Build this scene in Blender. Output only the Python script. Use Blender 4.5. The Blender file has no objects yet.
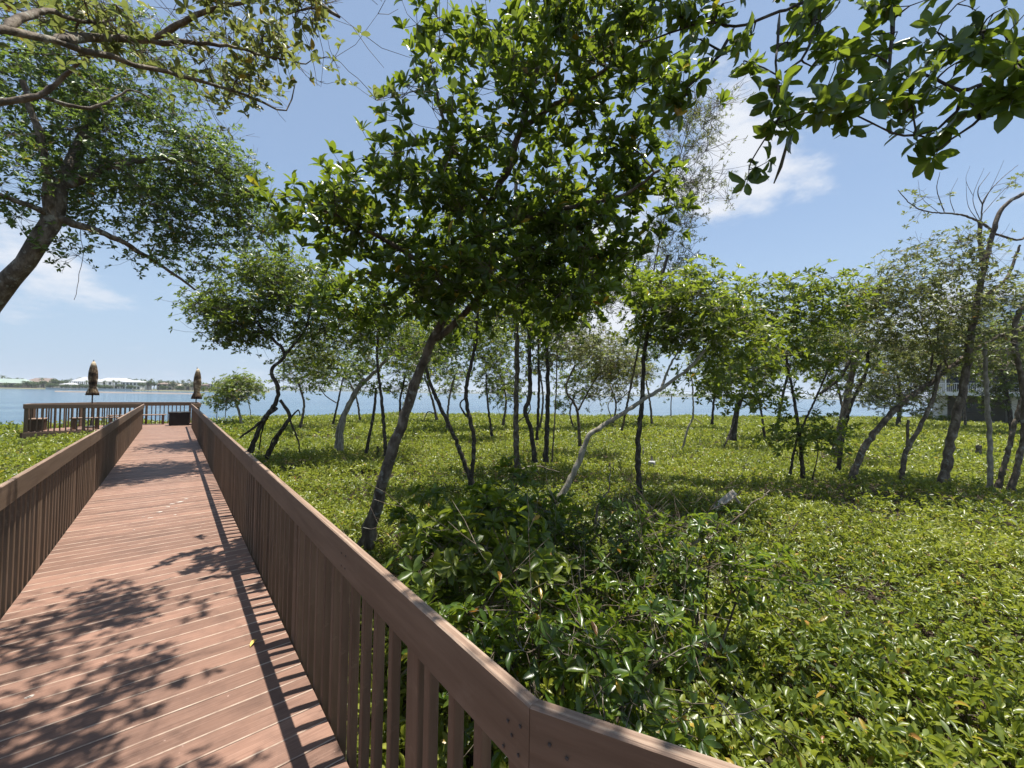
import bpy, math, random
import numpy as np
from mathutils import Vector, Matrix
random.seed(7)
RNG = np.random.default_rng(11)
scene = bpy.context.scene
COL = scene.collection
R = math.radians

# ------------------------------------------------------------------ camera
H = 1.75                     # eye above the deck (deck top is z = 0)
FPX = 405.0
yaw, pitch, roll = R(39.93), R(1.27), 0.0165
F0 = np.array([math.sin(yaw), math.cos(yaw), 0.0]); R0 = np.array([math.cos(yaw), -math.sin(yaw), 0.0]); U0 = np.array([0, 0, 1.0])
FW = F0 * math.cos(pitch) + U0 * math.sin(pitch)
U1 = U0 * math.cos(pitch) - F0 * math.sin(pitch)
RC = R0 * math.cos(roll) + U1 * math.sin(roll)
UC = U1 * math.cos(roll) - R0 * math.sin(roll)
CAM = np.array([0, 0, H])

def P(px, py, Z):
    """world point at axial distance Z seen in direction of photo position px, py"""
    return CAM + Z * (FW + (px - 512) / FPX * RC + (384 - py) / FPX * UC)

def hy(px):
    return 384.5 + 0.0165 * px

cam = bpy.data.cameras.new('camera'); camo = bpy.data.objects.new('camera', cam); COL.objects.link(camo)
cam.sensor_width = 36; cam.lens = 36 * FPX / 1024; cam.clip_start = 0.02; cam.clip_end = 20000
M = Matrix(((RC[0], UC[0], -FW[0]), (RC[1], UC[1], -FW[1]), (RC[2], UC[2], -FW[2]))).to_4x4()
M.translation = Vector(CAM); camo.matrix_world = M
scene.camera = camo

# ------------------------------------------------------------------ materials
def new_mat(name):
    m = bpy.data.materials.new(name); m.use_nodes = True
    nt = m.node_tree; nt.nodes.clear()
    out = nt.nodes.new('ShaderNodeOutputMaterial')
    return m, nt, out

def N(nt, t, **kw):
    n = nt.nodes.new(t)
    for k, v in kw.items():
        if k.startswith('i_'):
            n.inputs[k[2:].replace('_', ' ')].default_value = v
        else:
            setattr(n, k, v)
    return n

def ramp(nt, stops, interp='LINEAR'):
    r = nt.nodes.new('ShaderNodeValToRGB'); r.color_ramp.interpolation = interp
    e = r.color_ramp.elements
    while len(e) > 1: e.remove(e[-1])
    e[0].position = stops[0][0]; e[0].color = (*stops[0][1], 1)
    for p, c in stops[1:]:
        q = e.new(p); q.color = (*c, 1)
    return r

def leaf_mat(name, stops, trans=(0.22, 0.36, 0.04), tfac=0.3, rough=0.38):
    m, nt, out = new_mat(name); L = nt.links
    at = N(nt, 'ShaderNodeAttribute', attribute_name='tint')
    rp = ramp(nt, stops); L.new(at.outputs['Fac'], rp.inputs[0])
    pb = N(nt, 'ShaderNodeBsdfPrincipled'); pb.inputs['Roughness'].default_value = rough
    pb.inputs['Specular IOR Level'].default_value = 0.55
    tc = N(nt, 'ShaderNodeTexCoord'); nz = N(nt, 'ShaderNodeTexNoise'); nz.inputs['Scale'].default_value = 38; nz.inputs['Detail'].default_value = 3
    L.new(tc.outputs['Object'], nz.inputs['Vector']); vr = N(nt, 'ShaderNodeMapRange'); vr.inputs[1].default_value = 0.3; vr.inputs[2].default_value = 0.7; vr.inputs[3].default_value = 0.72; vr.inputs[4].default_value = 1.28
    L.new(nz.outputs['Fac'], vr.inputs[0]); hs = N(nt, 'ShaderNodeHueSaturation'); L.new(vr.outputs[0], hs.inputs['Value']); L.new(rp.outputs[0], hs.inputs['Color'])
    L.new(hs.outputs[0], pb.inputs['Base Color'])
    tr = N(nt, 'ShaderNodeBsdfTranslucent')
    mx = N(nt, 'ShaderNodeMix', data_type='RGBA', blend_type='MIX'); mx.inputs[0].default_value = 0.45
    mx.inputs[6].default_value = (*trans, 1); L.new(rp.outputs[0], mx.inputs[7])
    L.new(mx.outputs[2], tr.inputs['Color'])
    ms = N(nt, 'ShaderNodeMixShader'); ms.inputs[0].default_value = tfac
    L.new(pb.outputs[0], ms.inputs[1]); L.new(tr.outputs[0], ms.inputs[2]); L.new(ms.outputs[0], out.inputs[0])
    return m

YEL = [(0.955, (0.13, 0.17, 0.03)), (0.975, (0.5, 0.33, 0.03)), (1.0, (0.42, 0.16, 0.03))]
MAT = {}
MAT['leaf_mangrove'] = leaf_mat('mangrove_leaf', [(0, (0.024, 0.05, 0.009)), (0.5, (0.05, 0.095, 0.012)), (0.93, (0.11, 0.16, 0.02))] + YEL, trans=(0.42, 0.54, 0.04), tfac=0.39, rough=0.3)
MAT['leaf_bright'] = leaf_mat('bright_leaf', [(0, (0.042, 0.075, 0.010)), (0.5, (0.09, 0.14, 0.016)), (0.93, (0.165, 0.2, 0.025))] + YEL, trans=(0.44, 0.54, 0.04), tfac=0.42)
MAT['leaf_olive'] = leaf_mat('olive_leaf', [(0, (0.07, 0.085, 0.02)), (0.5, (0.135, 0.15, 0.035)), (0.93, (0.22, 0.22, 0.07))] + YEL, trans=(0.36, 0.42, 0.10), tfac=0.4, rough=0.45)
MAT['leaf_olive2'] = leaf_mat('grey_green_leaf', [(0, (0.035, 0.065, 0.016)), (0.5, (0.07, 0.12, 0.025)), (0.93, (0.13, 0.175, 0.04))] + YEL, trans=(0.32, 0.45, 0.06), tfac=0.4, rough=0.4)
MAT['leaf_bed'] = leaf_mat('bed_leaf', [(0, (0.036, 0.066, 0.011)), (0.45, (0.125, 0.168, 0.024)), (0.93, (0.265, 0.28, 0.05)), (0.955, (0.2, 0.2, 0.05)), (0.98, (0.45, 0.3, 0.05)), (1.0, (0.3, 0.13, 0.05))], trans=(0.48, 0.55, 0.045), tfac=0.4, rough=0.36)
MAT['leaf_far'] = leaf_mat('far_leaf', [(0, (0.025, 0.042, 0.018)), (0.6, (0.048, 0.068, 0.028)), (1.0, (0.09, 0.11, 0.05))], tfac=0.25, rough=0.6)  # greens greyed, distance haze put into the leaf colour

def noise_mat(name, stops, scale=4, detail=6, rough=0.8, bump=0.3, stretch=(1, 1, 1), bscale=None, dist=0.02, spec=0.3, rnd=False, patch=None):
    m, nt, out = new_mat(name); L = nt.links
    tc = N(nt, 'ShaderNodeTexCoord'); mp = N(nt, 'ShaderNodeMapping'); mp.inputs['Scale'].default_value = stretch
    L.new(tc.outputs['Object'], mp.inputs[0])
    if rnd:
        oi = N(nt, 'ShaderNodeObjectInfo'); ml = N(nt, 'ShaderNodeMath', operation='MULTIPLY'); ml.inputs[1].default_value = 37.0
        L.new(oi.outputs['Random'], ml.inputs[0]); L.new(ml.outputs[0], mp.inputs['Location'])
    n1 = N(nt, 'ShaderNodeTexNoise'); n1.inputs['Scale'].default_value = scale; n1.inputs['Detail'].default_value = detail; n1.inputs['Roughness'].default_value = 0.62
    L.new(mp.outputs[0], n1.inputs['Vector'])
    rp = ramp(nt, stops); L.new(n1.outputs['Fac'], rp.inputs[0])
    pb = N(nt, 'ShaderNodeBsdfPrincipled'); pb.inputs['Roughness'].default_value = rough; pb.inputs['Specular IOR Level'].default_value = spec
    if patch:
        n3 = N(nt, 'ShaderNodeTexNoise'); n3.inputs['Scale'].default_value = 6.5; n3.inputs['Detail'].default_value = 7; n3.inputs['Roughness'].default_value = 0.68; L.new(tc.outputs['Object'], n3.inputs['Vector'])
        r3 = ramp(nt, [(0.56, (0, 0, 0)), (0.63, (0.75, 0.75, 0.75))]); L.new(n3.outputs['Fac'], r3.inputs[0])
        mx = N(nt, 'ShaderNodeMix', data_type='RGBA'); L.new(r3.outputs[0], mx.inputs[0]); L.new(rp.outputs[0], mx.inputs[6]); mx.inputs[7].default_value = (*patch, 1); L.new(mx.outputs[2], pb.inputs['Base Color'])
    else:
        L.new(rp.outputs[0], pb.inputs['Base Color'])
    if bump:
        n2 = N(nt, 'ShaderNodeTexNoise'); n2.inputs['Scale'].default_value = bscale or scale * 2.5; n2.inputs['Detail'].default_value = 8
        L.new(mp.outputs[0], n2.inputs['Vector'])
        b = N(nt, 'ShaderNodeBump'); b.inputs['Strength'].default_value = bump; b.inputs['Distance'].default_value = dist
        L.new(n2.outputs['Fac'], b.inputs['Height']); L.new(b.outputs[0], pb.inputs['Normal'])
    L.new(pb.outputs[0], out.inputs[0])
    return m

MAT['bark'] = noise_mat('grey_brown_bark', [(0.3, (0.045, 0.033, 0.023)), (0.5, (0.115, 0.088, 0.062)), (0.68, (0.24, 0.2, 0.15)), (0.8, (0.38, 0.345, 0.285))], scale=9, bump=0.9, stretch=(1, 1, 0.5), dist=0.04, bscale=16, patch=(0.3, 0.3, 0.25))
MAT['bark_dark'] = noise_mat('dark_bark', [(0.3, (0.022, 0.018, 0.014)), (0.55, (0.06, 0.048, 0.037)), (0.75, (0.15, 0.13, 0.105))], scale=10, bump=0.9, stretch=(1, 1, 0.45), dist=0.04, bscale=16, patch=(0.17, 0.165, 0.14))
MAT['bark_pale'] = noise_mat('pale_bark', [(0.28, (0.12, 0.1, 0.075)), (0.5, (0.27, 0.24, 0.19)), (0.7, (0.42, 0.39, 0.33))], scale=11, bump=0.8, stretch=(1, 1, 0.5), dist=0.02)
MAT['soil'] = noise_mat('leaf_litter_soil', [(0.3, (0.012, 0.008, 0.005)), (0.5, (0.032, 0.02, 0.011)), (0.7, (0.075, 0.045, 0.024))], scale=7, bump=1.0, dist=0.05)
MAT['far_grass'] = noise_mat('far_lawn', [(0.3, (0.1, 0.11, 0.06)), (0.7, (0.2, 0.19, 0.12))], scale=.05, bump=0)
MAT['sand'] = noise_mat('wet_sand', [(0.3, (0.13, 0.115, 0.105)), (0.7, (0.22, 0.185, 0.16))], scale=0.2, bump=0)
MAT['white'] = noise_mat('white_stucco', [(0.3, (0.7, 0.7, 0.68)), (0.7, (0.8, 0.8, 0.78))], scale=1, bump=0)
MAT['white_roof'] = noise_mat('white_roof_tile', [(0.3, (0.34, 0.35, 0.36)), (0.7, (0.44, 0.44, 0.45))], scale=1, bump=0)
MAT['beige'] = noise_mat('beige_stucco', [(0.3, (0.42, 0.37, 0.3)), (0.7, (0.5, 0.45, 0.37))], scale=1, bump=0)
MAT['condo_wall'] = noise_mat('grey_stucco', [(0.3, (0.43, 0.41, 0.36)), (0.7, (0.52, 0.5, 0.44))], scale=1.5, bump=0)
MAT['patio_wall'] = noise_mat('patio_stucco_painted_shade', [(0.3, (0.17, 0.16, 0.135)), (0.7, (0.23, 0.215, 0.185))], scale=1.5, bump=0)  # darker copy of the house stucco, the patio's shade put into its colour
MAT['green_roof'] = noise_mat('grey_green_roof', [(0.3, (0.24, 0.3, 0.26)), (0.7, (0.32, 0.38, 0.33))], scale=1, bump=0)
MAT['brown_roof'] = noise_mat('brown_roof', [(0.3, (0.16, 0.12, 0.1)), (0.7, (0.26, 0.2, 0.17))], scale=1, bump=0)
MAT['concrete'] = noise_mat('pale_concrete', [(0.3, (0.4, 0.4, 0.38)), (0.7, (0.55, 0.54, 0.5))], scale=1, bump=0)
MAT['dark_glass'] = noise_mat('dark_glass', [(0.3, (0.02, 0.025, 0.03)), (0.7, (0.035, 0.04, 0.05))], scale=1, bump=0, rough=0.15, spec=0.5)
MAT['tower_glass'] = noise_mat('blue_grey_glass', [(0.3, (0.12, 0.18, 0.25)), (0.7, (0.2, 0.27, 0.35))], scale=1, bump=0, rough=0.2, spec=0.5)
MAT['black_plastic'] = noise_mat('black_wicker', [(0.35, (0.012, 0.010, 0.009)), (0.65, (0.03, 0.025, 0.022))], scale=40, bump=0.5, rough=0.5, stretch=(1, 1, 3))
MAT['metal'] = noise_mat('dark_metal', [(0.3, (0.04, 0.037, 0.035)), (0.7, (0.08, 0.075, 0.07))], scale=8, bump=0, rough=0.45)
MAT['driftwood'] = noise_mat('driftwood', [(0.3, (0.2, 0.16, 0.12)), (0.5, (0.38, 0.33, 0.27)), (0.7, (0.52, 0.47, 0.4))], scale=6, stretch=(1, 8, 8), bump=0.6)
MAT['dropping'] = noise_mat('white_dropping', [(0.3, (0.42, 0.36, 0.31)), (0.7, (0.6, 0.55, 0.5))], scale=30, bump=0)
MAT['pod'] = noise_mat('brown_green_pod', [(0.3, (0.05, 0.06, 0.02)), (0.7, (0.09, 0.07, 0.03))], scale=12, bump=0, rough=0.5)
MAT['grey_rock'] = noise_mat('grey_stone', [(0.3, (0.22, 0.22, 0.22)), (0.7, (0.4, 0.4, 0.4))], scale=9, bump=0.5)
MAT['yellow_leaf'] = noise_mat('yellow_fallen_leaf', [(0.35, (0.55, 0.33, 0.06)), (0.65, (0.62, 0.45, 0.12))], scale=30, bump=0, rough=0.5)
MAT['umbrella_canvas'] = noise_mat('faded_brown_canvas', [(0.38, (0.025, 0.017, 0.012)), (0.47, (0.1, 0.065, 0.04)), (0.56, (0.17, 0.12, 0.07)), (0.62, (0.45, 0.37, 0.25))], scale=4.5, detail=4, rough=0.9, bump=0.4, rnd=True)
MAT['umbrella_tan'] = noise_mat('tan_canvas', [(0.3, (0.36, 0.28, 0.18)), (0.7, (0.52, 0.43, 0.3))], scale=6, rough=0.9, bump=0.2)

def wood_mat(name, c0, c1, c2, stretch, scale=3.0, wear=None, bump=0.35):
    m, nt, out = new_mat(name); L = nt.links
    tc = N(nt, 'ShaderNodeTexCoord'); mp = N(nt, 'ShaderNodeMapping'); mp.inputs['Scale'].default_value = stretch
    oi = N(nt, 'ShaderNodeObjectInfo'); ml = N(nt, 'ShaderNodeMath', operation='MULTIPLY'); ml.inputs[1].default_value = 53.0
    L.new(oi.outputs['Random'], ml.inputs[0]); L.new(ml.outputs[0], mp.inputs['Location'])
    L.new(tc.outputs['Object'], mp.inputs[0])
    n1 = N(nt, 'ShaderNodeTexNoise'); n1.inputs['Scale'].default_value = scale; n1.inputs['Detail'].default_value = 8; n1.inputs['Roughness'].default_value = 0.65
    L.new(mp.outputs[0], n1.inputs['Vector'])
    rp = ramp(nt, [(0.28, c0), (0.5, c1), (0.72, c2)]); L.new(n1.outputs['Fac'], rp.inputs[0])
    # per object tone
    hs = N(nt, 'ShaderNodeHueSaturation'); mr = N(nt, 'ShaderNodeMapRange'); mr.inputs[3].default_value = 0.82; mr.inputs[4].default_value = 1.18
    L.new(oi.outputs['Random'], mr.inputs[0]); L.new(mr.outputs[0], hs.inputs['Value']); L.new(rp.outputs[0], hs.inputs['Color'])
    col = hs.outputs[0]
    if wear:
        n3 = N(nt, 'ShaderNodeTexNoise'); n3.inputs['Scale'].default_value = 5.0; n3.inputs['Detail'].default_value = 10; n3.inputs['Roughness'].default_value = 0.7
        L.new(tc.outputs['Object'], n3.inputs['Vector'])
        r3 = ramp(nt, [(0.56, (0, 0, 0)), (0.7, (0.8, 0.8, 0.8))]); L.new(n3.outputs['Fac'], r3.inputs[0])
        mx = N(nt, 'ShaderNodeMix', data_type='RGBA'); L.new(r3.outputs[0], mx.inputs[0]); L.new(col, mx.inputs[6]); mx.inputs[7].default_value = (*wear, 1)
        col = mx.outputs[2]
    pb = N(nt, 'ShaderNodeBsdfPrincipled'); pb.inputs['Roughness'].default_value = 0.68; pb.inputs['Specular IOR Level'].default_value = 0.3
    L.new(col, pb.inputs['Base Color'])
    b = N(nt, 'ShaderNodeBump'); b.inputs['Strength'].default_value = bump; b.inputs['Distance'].default_value = 0.006
    L.new(n1.outputs['Fac'], b.inputs['Height']); L.new(b.outputs[0], pb.inputs['Normal'])
    L.new(pb.outputs[0], out.inputs[0])
    return m

BR = ((0.106, 0.068, 0.043), (0.138, 0.091, 0.059), (0.172, 0.116, 0.078))
MAT['wood_rail'] = wood_mat('brown_stained_rail', *BR, (0.6, 7, 7), wear=(0.2, 0.14, 0.097))
MAT['wood_rail_top'] = wood_mat('worn_rail_top', (0.13, 0.08, 0.055), (0.23, 0.155, 0.11), (0.36, 0.27, 0.2), (0.6, 26, 9), scale=3.5, bump=0.7)
MAT['wood_post'] = wood_mat('brown_stained_post', *BR, (9, 9, 0.7), wear=(0.27, 0.19, 0.13))
MAT['wood_dark'] = wood_mat('joist_wood', (0.05, 0.03, 0.022), (0.09, 0.055, 0.04), (0.14, 0.09, 0.06), (0.6, 7, 7))

def deck_mat():
    m, nt, out = new_mat('red_brown_deck'); L = nt.links
    tc = N(nt, 'ShaderNodeTexCoord'); at = N(nt, 'ShaderNodeAttribute', attribute_name='tint')
    ad = N(nt, 'ShaderNodeVectorMath', operation='ADD'); sc = N(nt, 'ShaderNodeVectorMath', operation='SCALE'); sc.inputs['Scale'].default_value = 41.0
    cb = N(nt, 'ShaderNodeCombineXYZ'); L.new(at.outputs['Fac'], cb.inputs[0]); L.new(cb.outputs[0], sc.inputs[0])
    L.new(tc.outputs['Object'], ad.inputs[0]); L.new(sc.outputs[0], ad.inputs[1])
    mp = N(nt, 'ShaderNodeMapping'); mp.inputs['Scale'].default_value = (2.2, 70, 1); L.new(ad.outputs[0], mp.inputs[0])
    n1 = N(nt, 'ShaderNodeTexNoise'); n1.inputs['Scale'].default_value = 1.6; n1.inputs['Detail'].default_value = 8; n1.inputs['Roughness'].default_value = 0.6
    L.new(mp.outputs[0], n1.inputs['Vector'])
    n2 = N(nt, 'ShaderNodeTexNoise'); n2.inputs['Scale'].default_value = 3.1; n2.inputs['Detail'].default_value = 9; n2.inputs['Roughness'].default_value = 0.7
    L.new(ad.outputs[0], n2.inputs['Vector'])
    r1 = ramp(nt, [(0.25, (0.155, 0.083, 0.058)), (0.5, (0.215, 0.122, 0.086)), (0.75, (0.28, 0.17, 0.124))]); L.new(n1.outputs['Fac'], r1.inputs[0])
    r2 = ramp(nt, [(0.3, (0.62, 0.63, 0.65)), (0.52, (1, 1, 1)), (0.72, (1.22, 1.2, 1.18))]); L.new(n2.outputs['Fac'], r2.inputs[0])
    mx = N(nt, 'ShaderNodeMix', data_type='RGBA', blend_type='MULTIPLY'); mx.inputs[0].default_value = 0.8
    L.new(r1.outputs[0], mx.inputs[6]); L.new(r2.outputs[0], mx.inputs[7])
    hs = N(nt, 'ShaderNodeHueSaturation'); mr = N(nt, 'ShaderNodeMapRange'); mr.inputs[3].default_value = 0.76; mr.inputs[4].default_value = 1.18
    L.new(at.outputs['Fac'], mr.inputs[0]); L.new(mr.outputs[0], hs.inputs['Value']); L.new(mx.outputs[2], hs.inputs['Color'])
    # pale scuffs
    n3 = N(nt, 'ShaderNodeTexNoise'); n3.inputs['Scale'].default_value = 24; n3.inputs['Detail'].default_value = 5
    L.new(ad.outputs[0], n3.inputs['Vector'])
    r3 = ramp(nt, [(0.7, (0, 0, 0)), (0.78, (1, 1, 1))]); L.new(n3.outputs['Fac'], r3.inputs[0])
    m2 = N(nt, 'ShaderNodeMix', data_type='RGBA'); L.new(r3.outputs[0], m2.inputs[0]); L.new(hs.outputs[0], m2.inputs[6]); m2.inputs[7].default_value = (0.46, 0.32, 0.26, 1)
    pb = N(nt, 'ShaderNodeBsdfPrincipled'); pb.inputs['Roughness'].default_value = 0.62; pb.inputs['Specular IOR Level'].default_value = 0.35
    L.new(m2.outputs[2], pb.inputs['Base Color'])
    b = N(nt, 'ShaderNodeBump'); b.inputs['Strength'].default_value = 0.35; b.inputs['Distance'].default_value = 0.004
    L.new(n1.outputs['Fac'], b.inputs['Height']); L.new(b.outputs[0], pb.inputs['Normal'])
    L.new(pb.outputs[0], out.inputs[0])
    return m
MAT['deck'] = deck_mat()
MAT['deck_edge'] = noise_mat('worn_board_edge', [(0.32, (0.26, 0.16, 0.12)), (0.5, (0.5, 0.38, 0.29)), (0.72, (0.66, 0.55, 0.44))], scale=7, bump=0, rough=0.7)

def water_mat():
    m, nt, out = new_mat('bay_water'); L = nt.links
    tc = N(nt, 'ShaderNodeTexCoord')
    pb = N(nt, 'ShaderNodeBsdfPrincipled'); pb.inputs['Roughness'].default_value = 0.12; pb.inputs['IOR'].default_value = 1.33
    n0 = N(nt, 'ShaderNodeTexNoise'); n0.inputs['Scale'].default_value = 0.02; n0.inputs['Detail'].default_value = 4
    mp = N(nt, 'ShaderNodeMapping'); mp.inputs['Rotation'].default_value = (0, 0, R(-50)); mp.inputs['Scale'].default_value = (1, 5, 1)
    L.new(tc.outputs['Object'], mp.inputs[0]); L.new(mp.outputs[0], n0.inputs['Vector'])
    r = ramp(nt, [(0.35, (0.035, 0.085, 0.14)), (0.65, (0.075, 0.14, 0.19))]); L.new(n0.outputs['Fac'], r.inputs[0]); L.new(r.outputs[0], pb.inputs['Base Color'])
    mp2 = N(nt, 'ShaderNodeMapping'); mp2.inputs['Rotation'].default_value = (0, 0, R(-50)); mp2.inputs['Scale'].default_value = (0.5, 1.2, 1)
    L.new(tc.outputs['Object'], mp2.inputs[0])
    n1 = N(nt, 'ShaderNodeTexNoise'); n1.inputs['Scale'].default_value = 0.9; n1.inputs['Detail'].default_value = 6; n1.inputs['Roughness'].default_value = 0.6
    L.new(mp2.outputs[0], n1.inputs['Vector'])
    b = N(nt, 'ShaderNodeBump'); b.inputs['Strength'].default_value = 0.9; b.inputs['Distance'].default_value = 0.35
    L.new(n1.outputs['Fac'], b.inputs['Height']); L.new(b.outputs[0], pb.inputs['Normal'])
    L.new(pb.outputs[0], out.inputs[0])
    return m
MAT['water'] = water_mat()

# ------------------------------------------------------------------ object helpers
def tag(o, label=None, cat=None, group=None, kind=None):
    if label: o['label'] = label
    if cat: o['category'] = cat
    if group: o['group'] = group
    if kind: o['kind'] = kind
    return o

def empty(name, loc, label=None, cat=None, group=None, rz=0.0):
    o = bpy.data.objects.new(name, None); COL.objects.link(o)
    o.location = Vector(loc); o.rotation_euler = (0, 0, rz); o.empty_display_size = 0.2
    return tag(o, label, cat, group)

def link(name, me, parent=None, loc=None, rz=0.0):
    o = bpy.data.objects.new(name, me); COL.objects.link(o)
    if parent is not None: o.parent = parent
    if loc is not None: o.location = Vector(loc)
    o.rotation_euler = (0, 0, rz)
    return o

def copy_tree(o, parent=None):
    c = o.copy(); COL.objects.link(c)
    if parent is not None: c.parent = parent
    for ch in [x for x in o.children]:
        copy_tree(ch, c)
    return c

def mesh_np(name, V, faces_groups, mats, tint=None, smooth=False, matidx=None):
    """faces_groups: list of int arrays (n,k)"""
    me = bpy.data.meshes.new(name)
    V = np.asarray(V, dtype=np.float32)
    me.vertices.add(len(V)); me.vertices.foreach_set('co', V.ravel())
    fg = [np.asarray(f, dtype=np.int32) for f in faces_groups if len(f)]
    nl = sum(f.size for f in fg); nf = sum(len(f) for f in fg)
    me.loops.add(nl); me.polygons.add(nf)
    me.loops.foreach_set('vertex_index', np.concatenate([f.ravel() for f in fg]))
    tot = np.concatenate([np.full(len(f), f.shape[1], dtype=np.int32) for f in fg])
    start = np.concatenate([[0], np.cumsum(tot)[:-1]]).astype(np.int32)
    me.polygons.foreach_set('loop_start', start)
    me.polygons.foreach_set('loop_total', tot)
    if matidx is not None: me.polygons.foreach_set('material_index', np.asarray(matidx, dtype=np.int32))
    if smooth: me.polygons.foreach_set('use_smooth', np.ones(nf, dtype=bool))
    me.update(calc_edges=True)
    if tint is not None:
        a = me.attributes.new('tint', 'FLOAT', 'POINT'); a.data.foreach_set('value', np.asarray(tint, dtype=np.float32))
    for m in mats: me.materials.append(MAT[m] if isinstance(m, str) else m)
    return me

class MB:
    """collects boxes / prisms / tubes into one mesh"""
    def __init__(s): s.V = []; s.F = []; s.mi = []; s.n = 0
    def add(s, V, F, mi=0):
        V = np.asarray(V, float)
        for f in F: s.F.append([i + s.n for i in f]); s.mi.append(mi)
        s.V.append(V); s.n += len(V)
    def box(s, x0, x1, y0, y1, z0, z1, mi=0):
        V = [(x0, y0, z0), (x1, y0, z0), (x1, y1, z0), (x0, y1, z0), (x0, y0, z1), (x1, y0, z1), (x1, y1, z1), (x0, y1, z1)]
        s.add(V, [(0, 3, 2, 1), (4, 5, 6, 7), (0, 1, 5, 4), (1, 2, 6, 5), (2, 3, 7, 6), (3, 0, 4, 7)], mi)
    def cbox(s, x0, x1, y0, y1, z0, z1, c=0.004, axis='x', mi=0, mtop=None):
        """box chamfered along its long axis"""
        if axis == 'x': a0, a1, b0, b1, l0, l1 = y0, y1, z0, z1, x0, x1; f = lambda l, a, b: (l, a, b)
        else: a0, a1, b0, b1, l0, l1 = x0, x1, y0, y1, z0, z1; f = lambda l, a, b: (a, b, l)
        pr = [(a0 + c, b0), (a1 - c, b0), (a1, b0 + c), (a1, b1 - c), (a1 - c, b1), (a0 + c, b1), (a0, b1 - c), (a0, b0 + c)]
        V = [f(l0, *p) for p in pr] + [f(l1, *p) for p in pr]
        base = s.n
        V = np.array(V)
        for i in range(8):
            j = (i + 1) % 8
            s.F.append([base + i, base + j, base + 8 + j, base + 8 + i]); s.mi.append(mtop if (mtop is not None and axis == 'x' and i in (3, 4, 5)) else mi)
        s.F.append([base + 7 - i for i in range(8)]); s.mi.append(mi)
        s.F.append([base + 8 + i for i in range(8)]); s.mi.append(mi)
        s.V.append(V); s.n += 16
    def lathe(s, prof, seg=16, c=(0, 0), mi=0, lobes=None):
        V = []
        for k, (r, z) in enumerate(prof):
            for i in range(seg):
                a = 2 * math.pi * i / seg
                rr = r * (1 + (lobes[k] if lobes else 0) * (1 if i % 2 else -1))
                V.append((c[0] + rr * math.cos(a), c[1] + rr * math.sin(a), z))
        F = []
        for k in range(len(prof) - 1):
            for i in range(seg):
                j = (i + 1) % seg
                F.append((k * seg + i, k * seg + j, (k + 1) * seg + j, (k + 1) * seg + i))
        F.append(tuple(range(seg))[::-1]); F.append(tuple((len(prof) - 1) * seg + i for i in range(seg)))
        s.add(V, F, mi)
    def tube(s, pts, rad, seg=8, mi=0):
        V, F = tube_arrays(np.asarray(pts, float), np.asarray(rad, float), seg)
        s.add(V, F.tolist(), mi)
    def mesh(s, name, mats, smooth=False, off=(0, 0, 0)):
        me = bpy.data.meshes.new(name)
        V = np.concatenate(s.V) - np.asarray(off, float)
        me.from_pydata(V.tolist(), [], s.F)
        for m in mats: me.materials.append(MAT[m])
        me.polygons.foreach_set('material_index', s.mi)
        if smooth: me.polygons.foreach_set('use_smooth', [True] * len(s.F))
        me.update()
        return me
    def obj(s, name, mats, parent=None, off=(0, 0, 0), smooth=False, loc=None, rz=0.0):
        return link(name, s.mesh(name, mats if isinstance(mats, (list, tuple)) else [mats], smooth, off), parent, loc, rz)

def tube_arrays(pts, rad, seg):
    n = len(pts)
    t = np.gradient(pts, axis=0); t /= np.linalg.norm(t, axis=1, keepdims=True) + 1e-9
    ref = np.array([0.31, 0.95, 0.05]) if abs(t[:, 2]).mean() > 0.6 else np.array([0.05, 0.1, 0.99])
    u = np.cross(t, ref); u /= np.linalg.norm(u, axis=1, keepdims=True) + 1e-9
    v = np.cross(t, u)
    a = np.linspace(0, 2 * np.pi, seg, endpoint=False)
    V = pts[:, None, :] + rad[:, None, None] * (u[:, None, :] * np.cos(a)[None, :, None] + v[:, None, :] * np.sin(a)[None, :, None])
    V = V.reshape(-1, 3)
    i = np.arange(n - 1)[:, None] * seg; j = np.arange(seg)[None, :]; k = (j + 1) % seg
    F = np.stack([i + j, i + k, i + seg + k, i + seg + j], -1).reshape(-1, 4)
    return V, F

def smooth_path(pts, step, wob=0.0):
    pts = np.asarray(pts, float)
    p = np.vstack([2 * pts[0] - pts[1], pts, 2 * pts[-1] - pts[-2]])
    out = []; par = []
    for i in range(1, len(p) - 2):
        m = max(2, int(np.linalg.norm(p[i + 1] - p[i]) / step))
        for q in range(m):
            t = q / m
            out.append(0.5 * ((2 * p[i]) + (-p[i - 1] + p[i + 1]) * t + (2 * p[i - 1] - 5 * p[i] + 4 * p[i + 1] - p[i + 2]) * t * t + (-p[i - 1] + 3 * p[i] - 3 * p[i + 1] + p[i + 2]) * t ** 3))
    out.append(pts[-1]); out = np.array(out)
    if wob: out[1:-1] += RNG.normal(0, wob, (len(out) - 2, 3))
    return out

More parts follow.
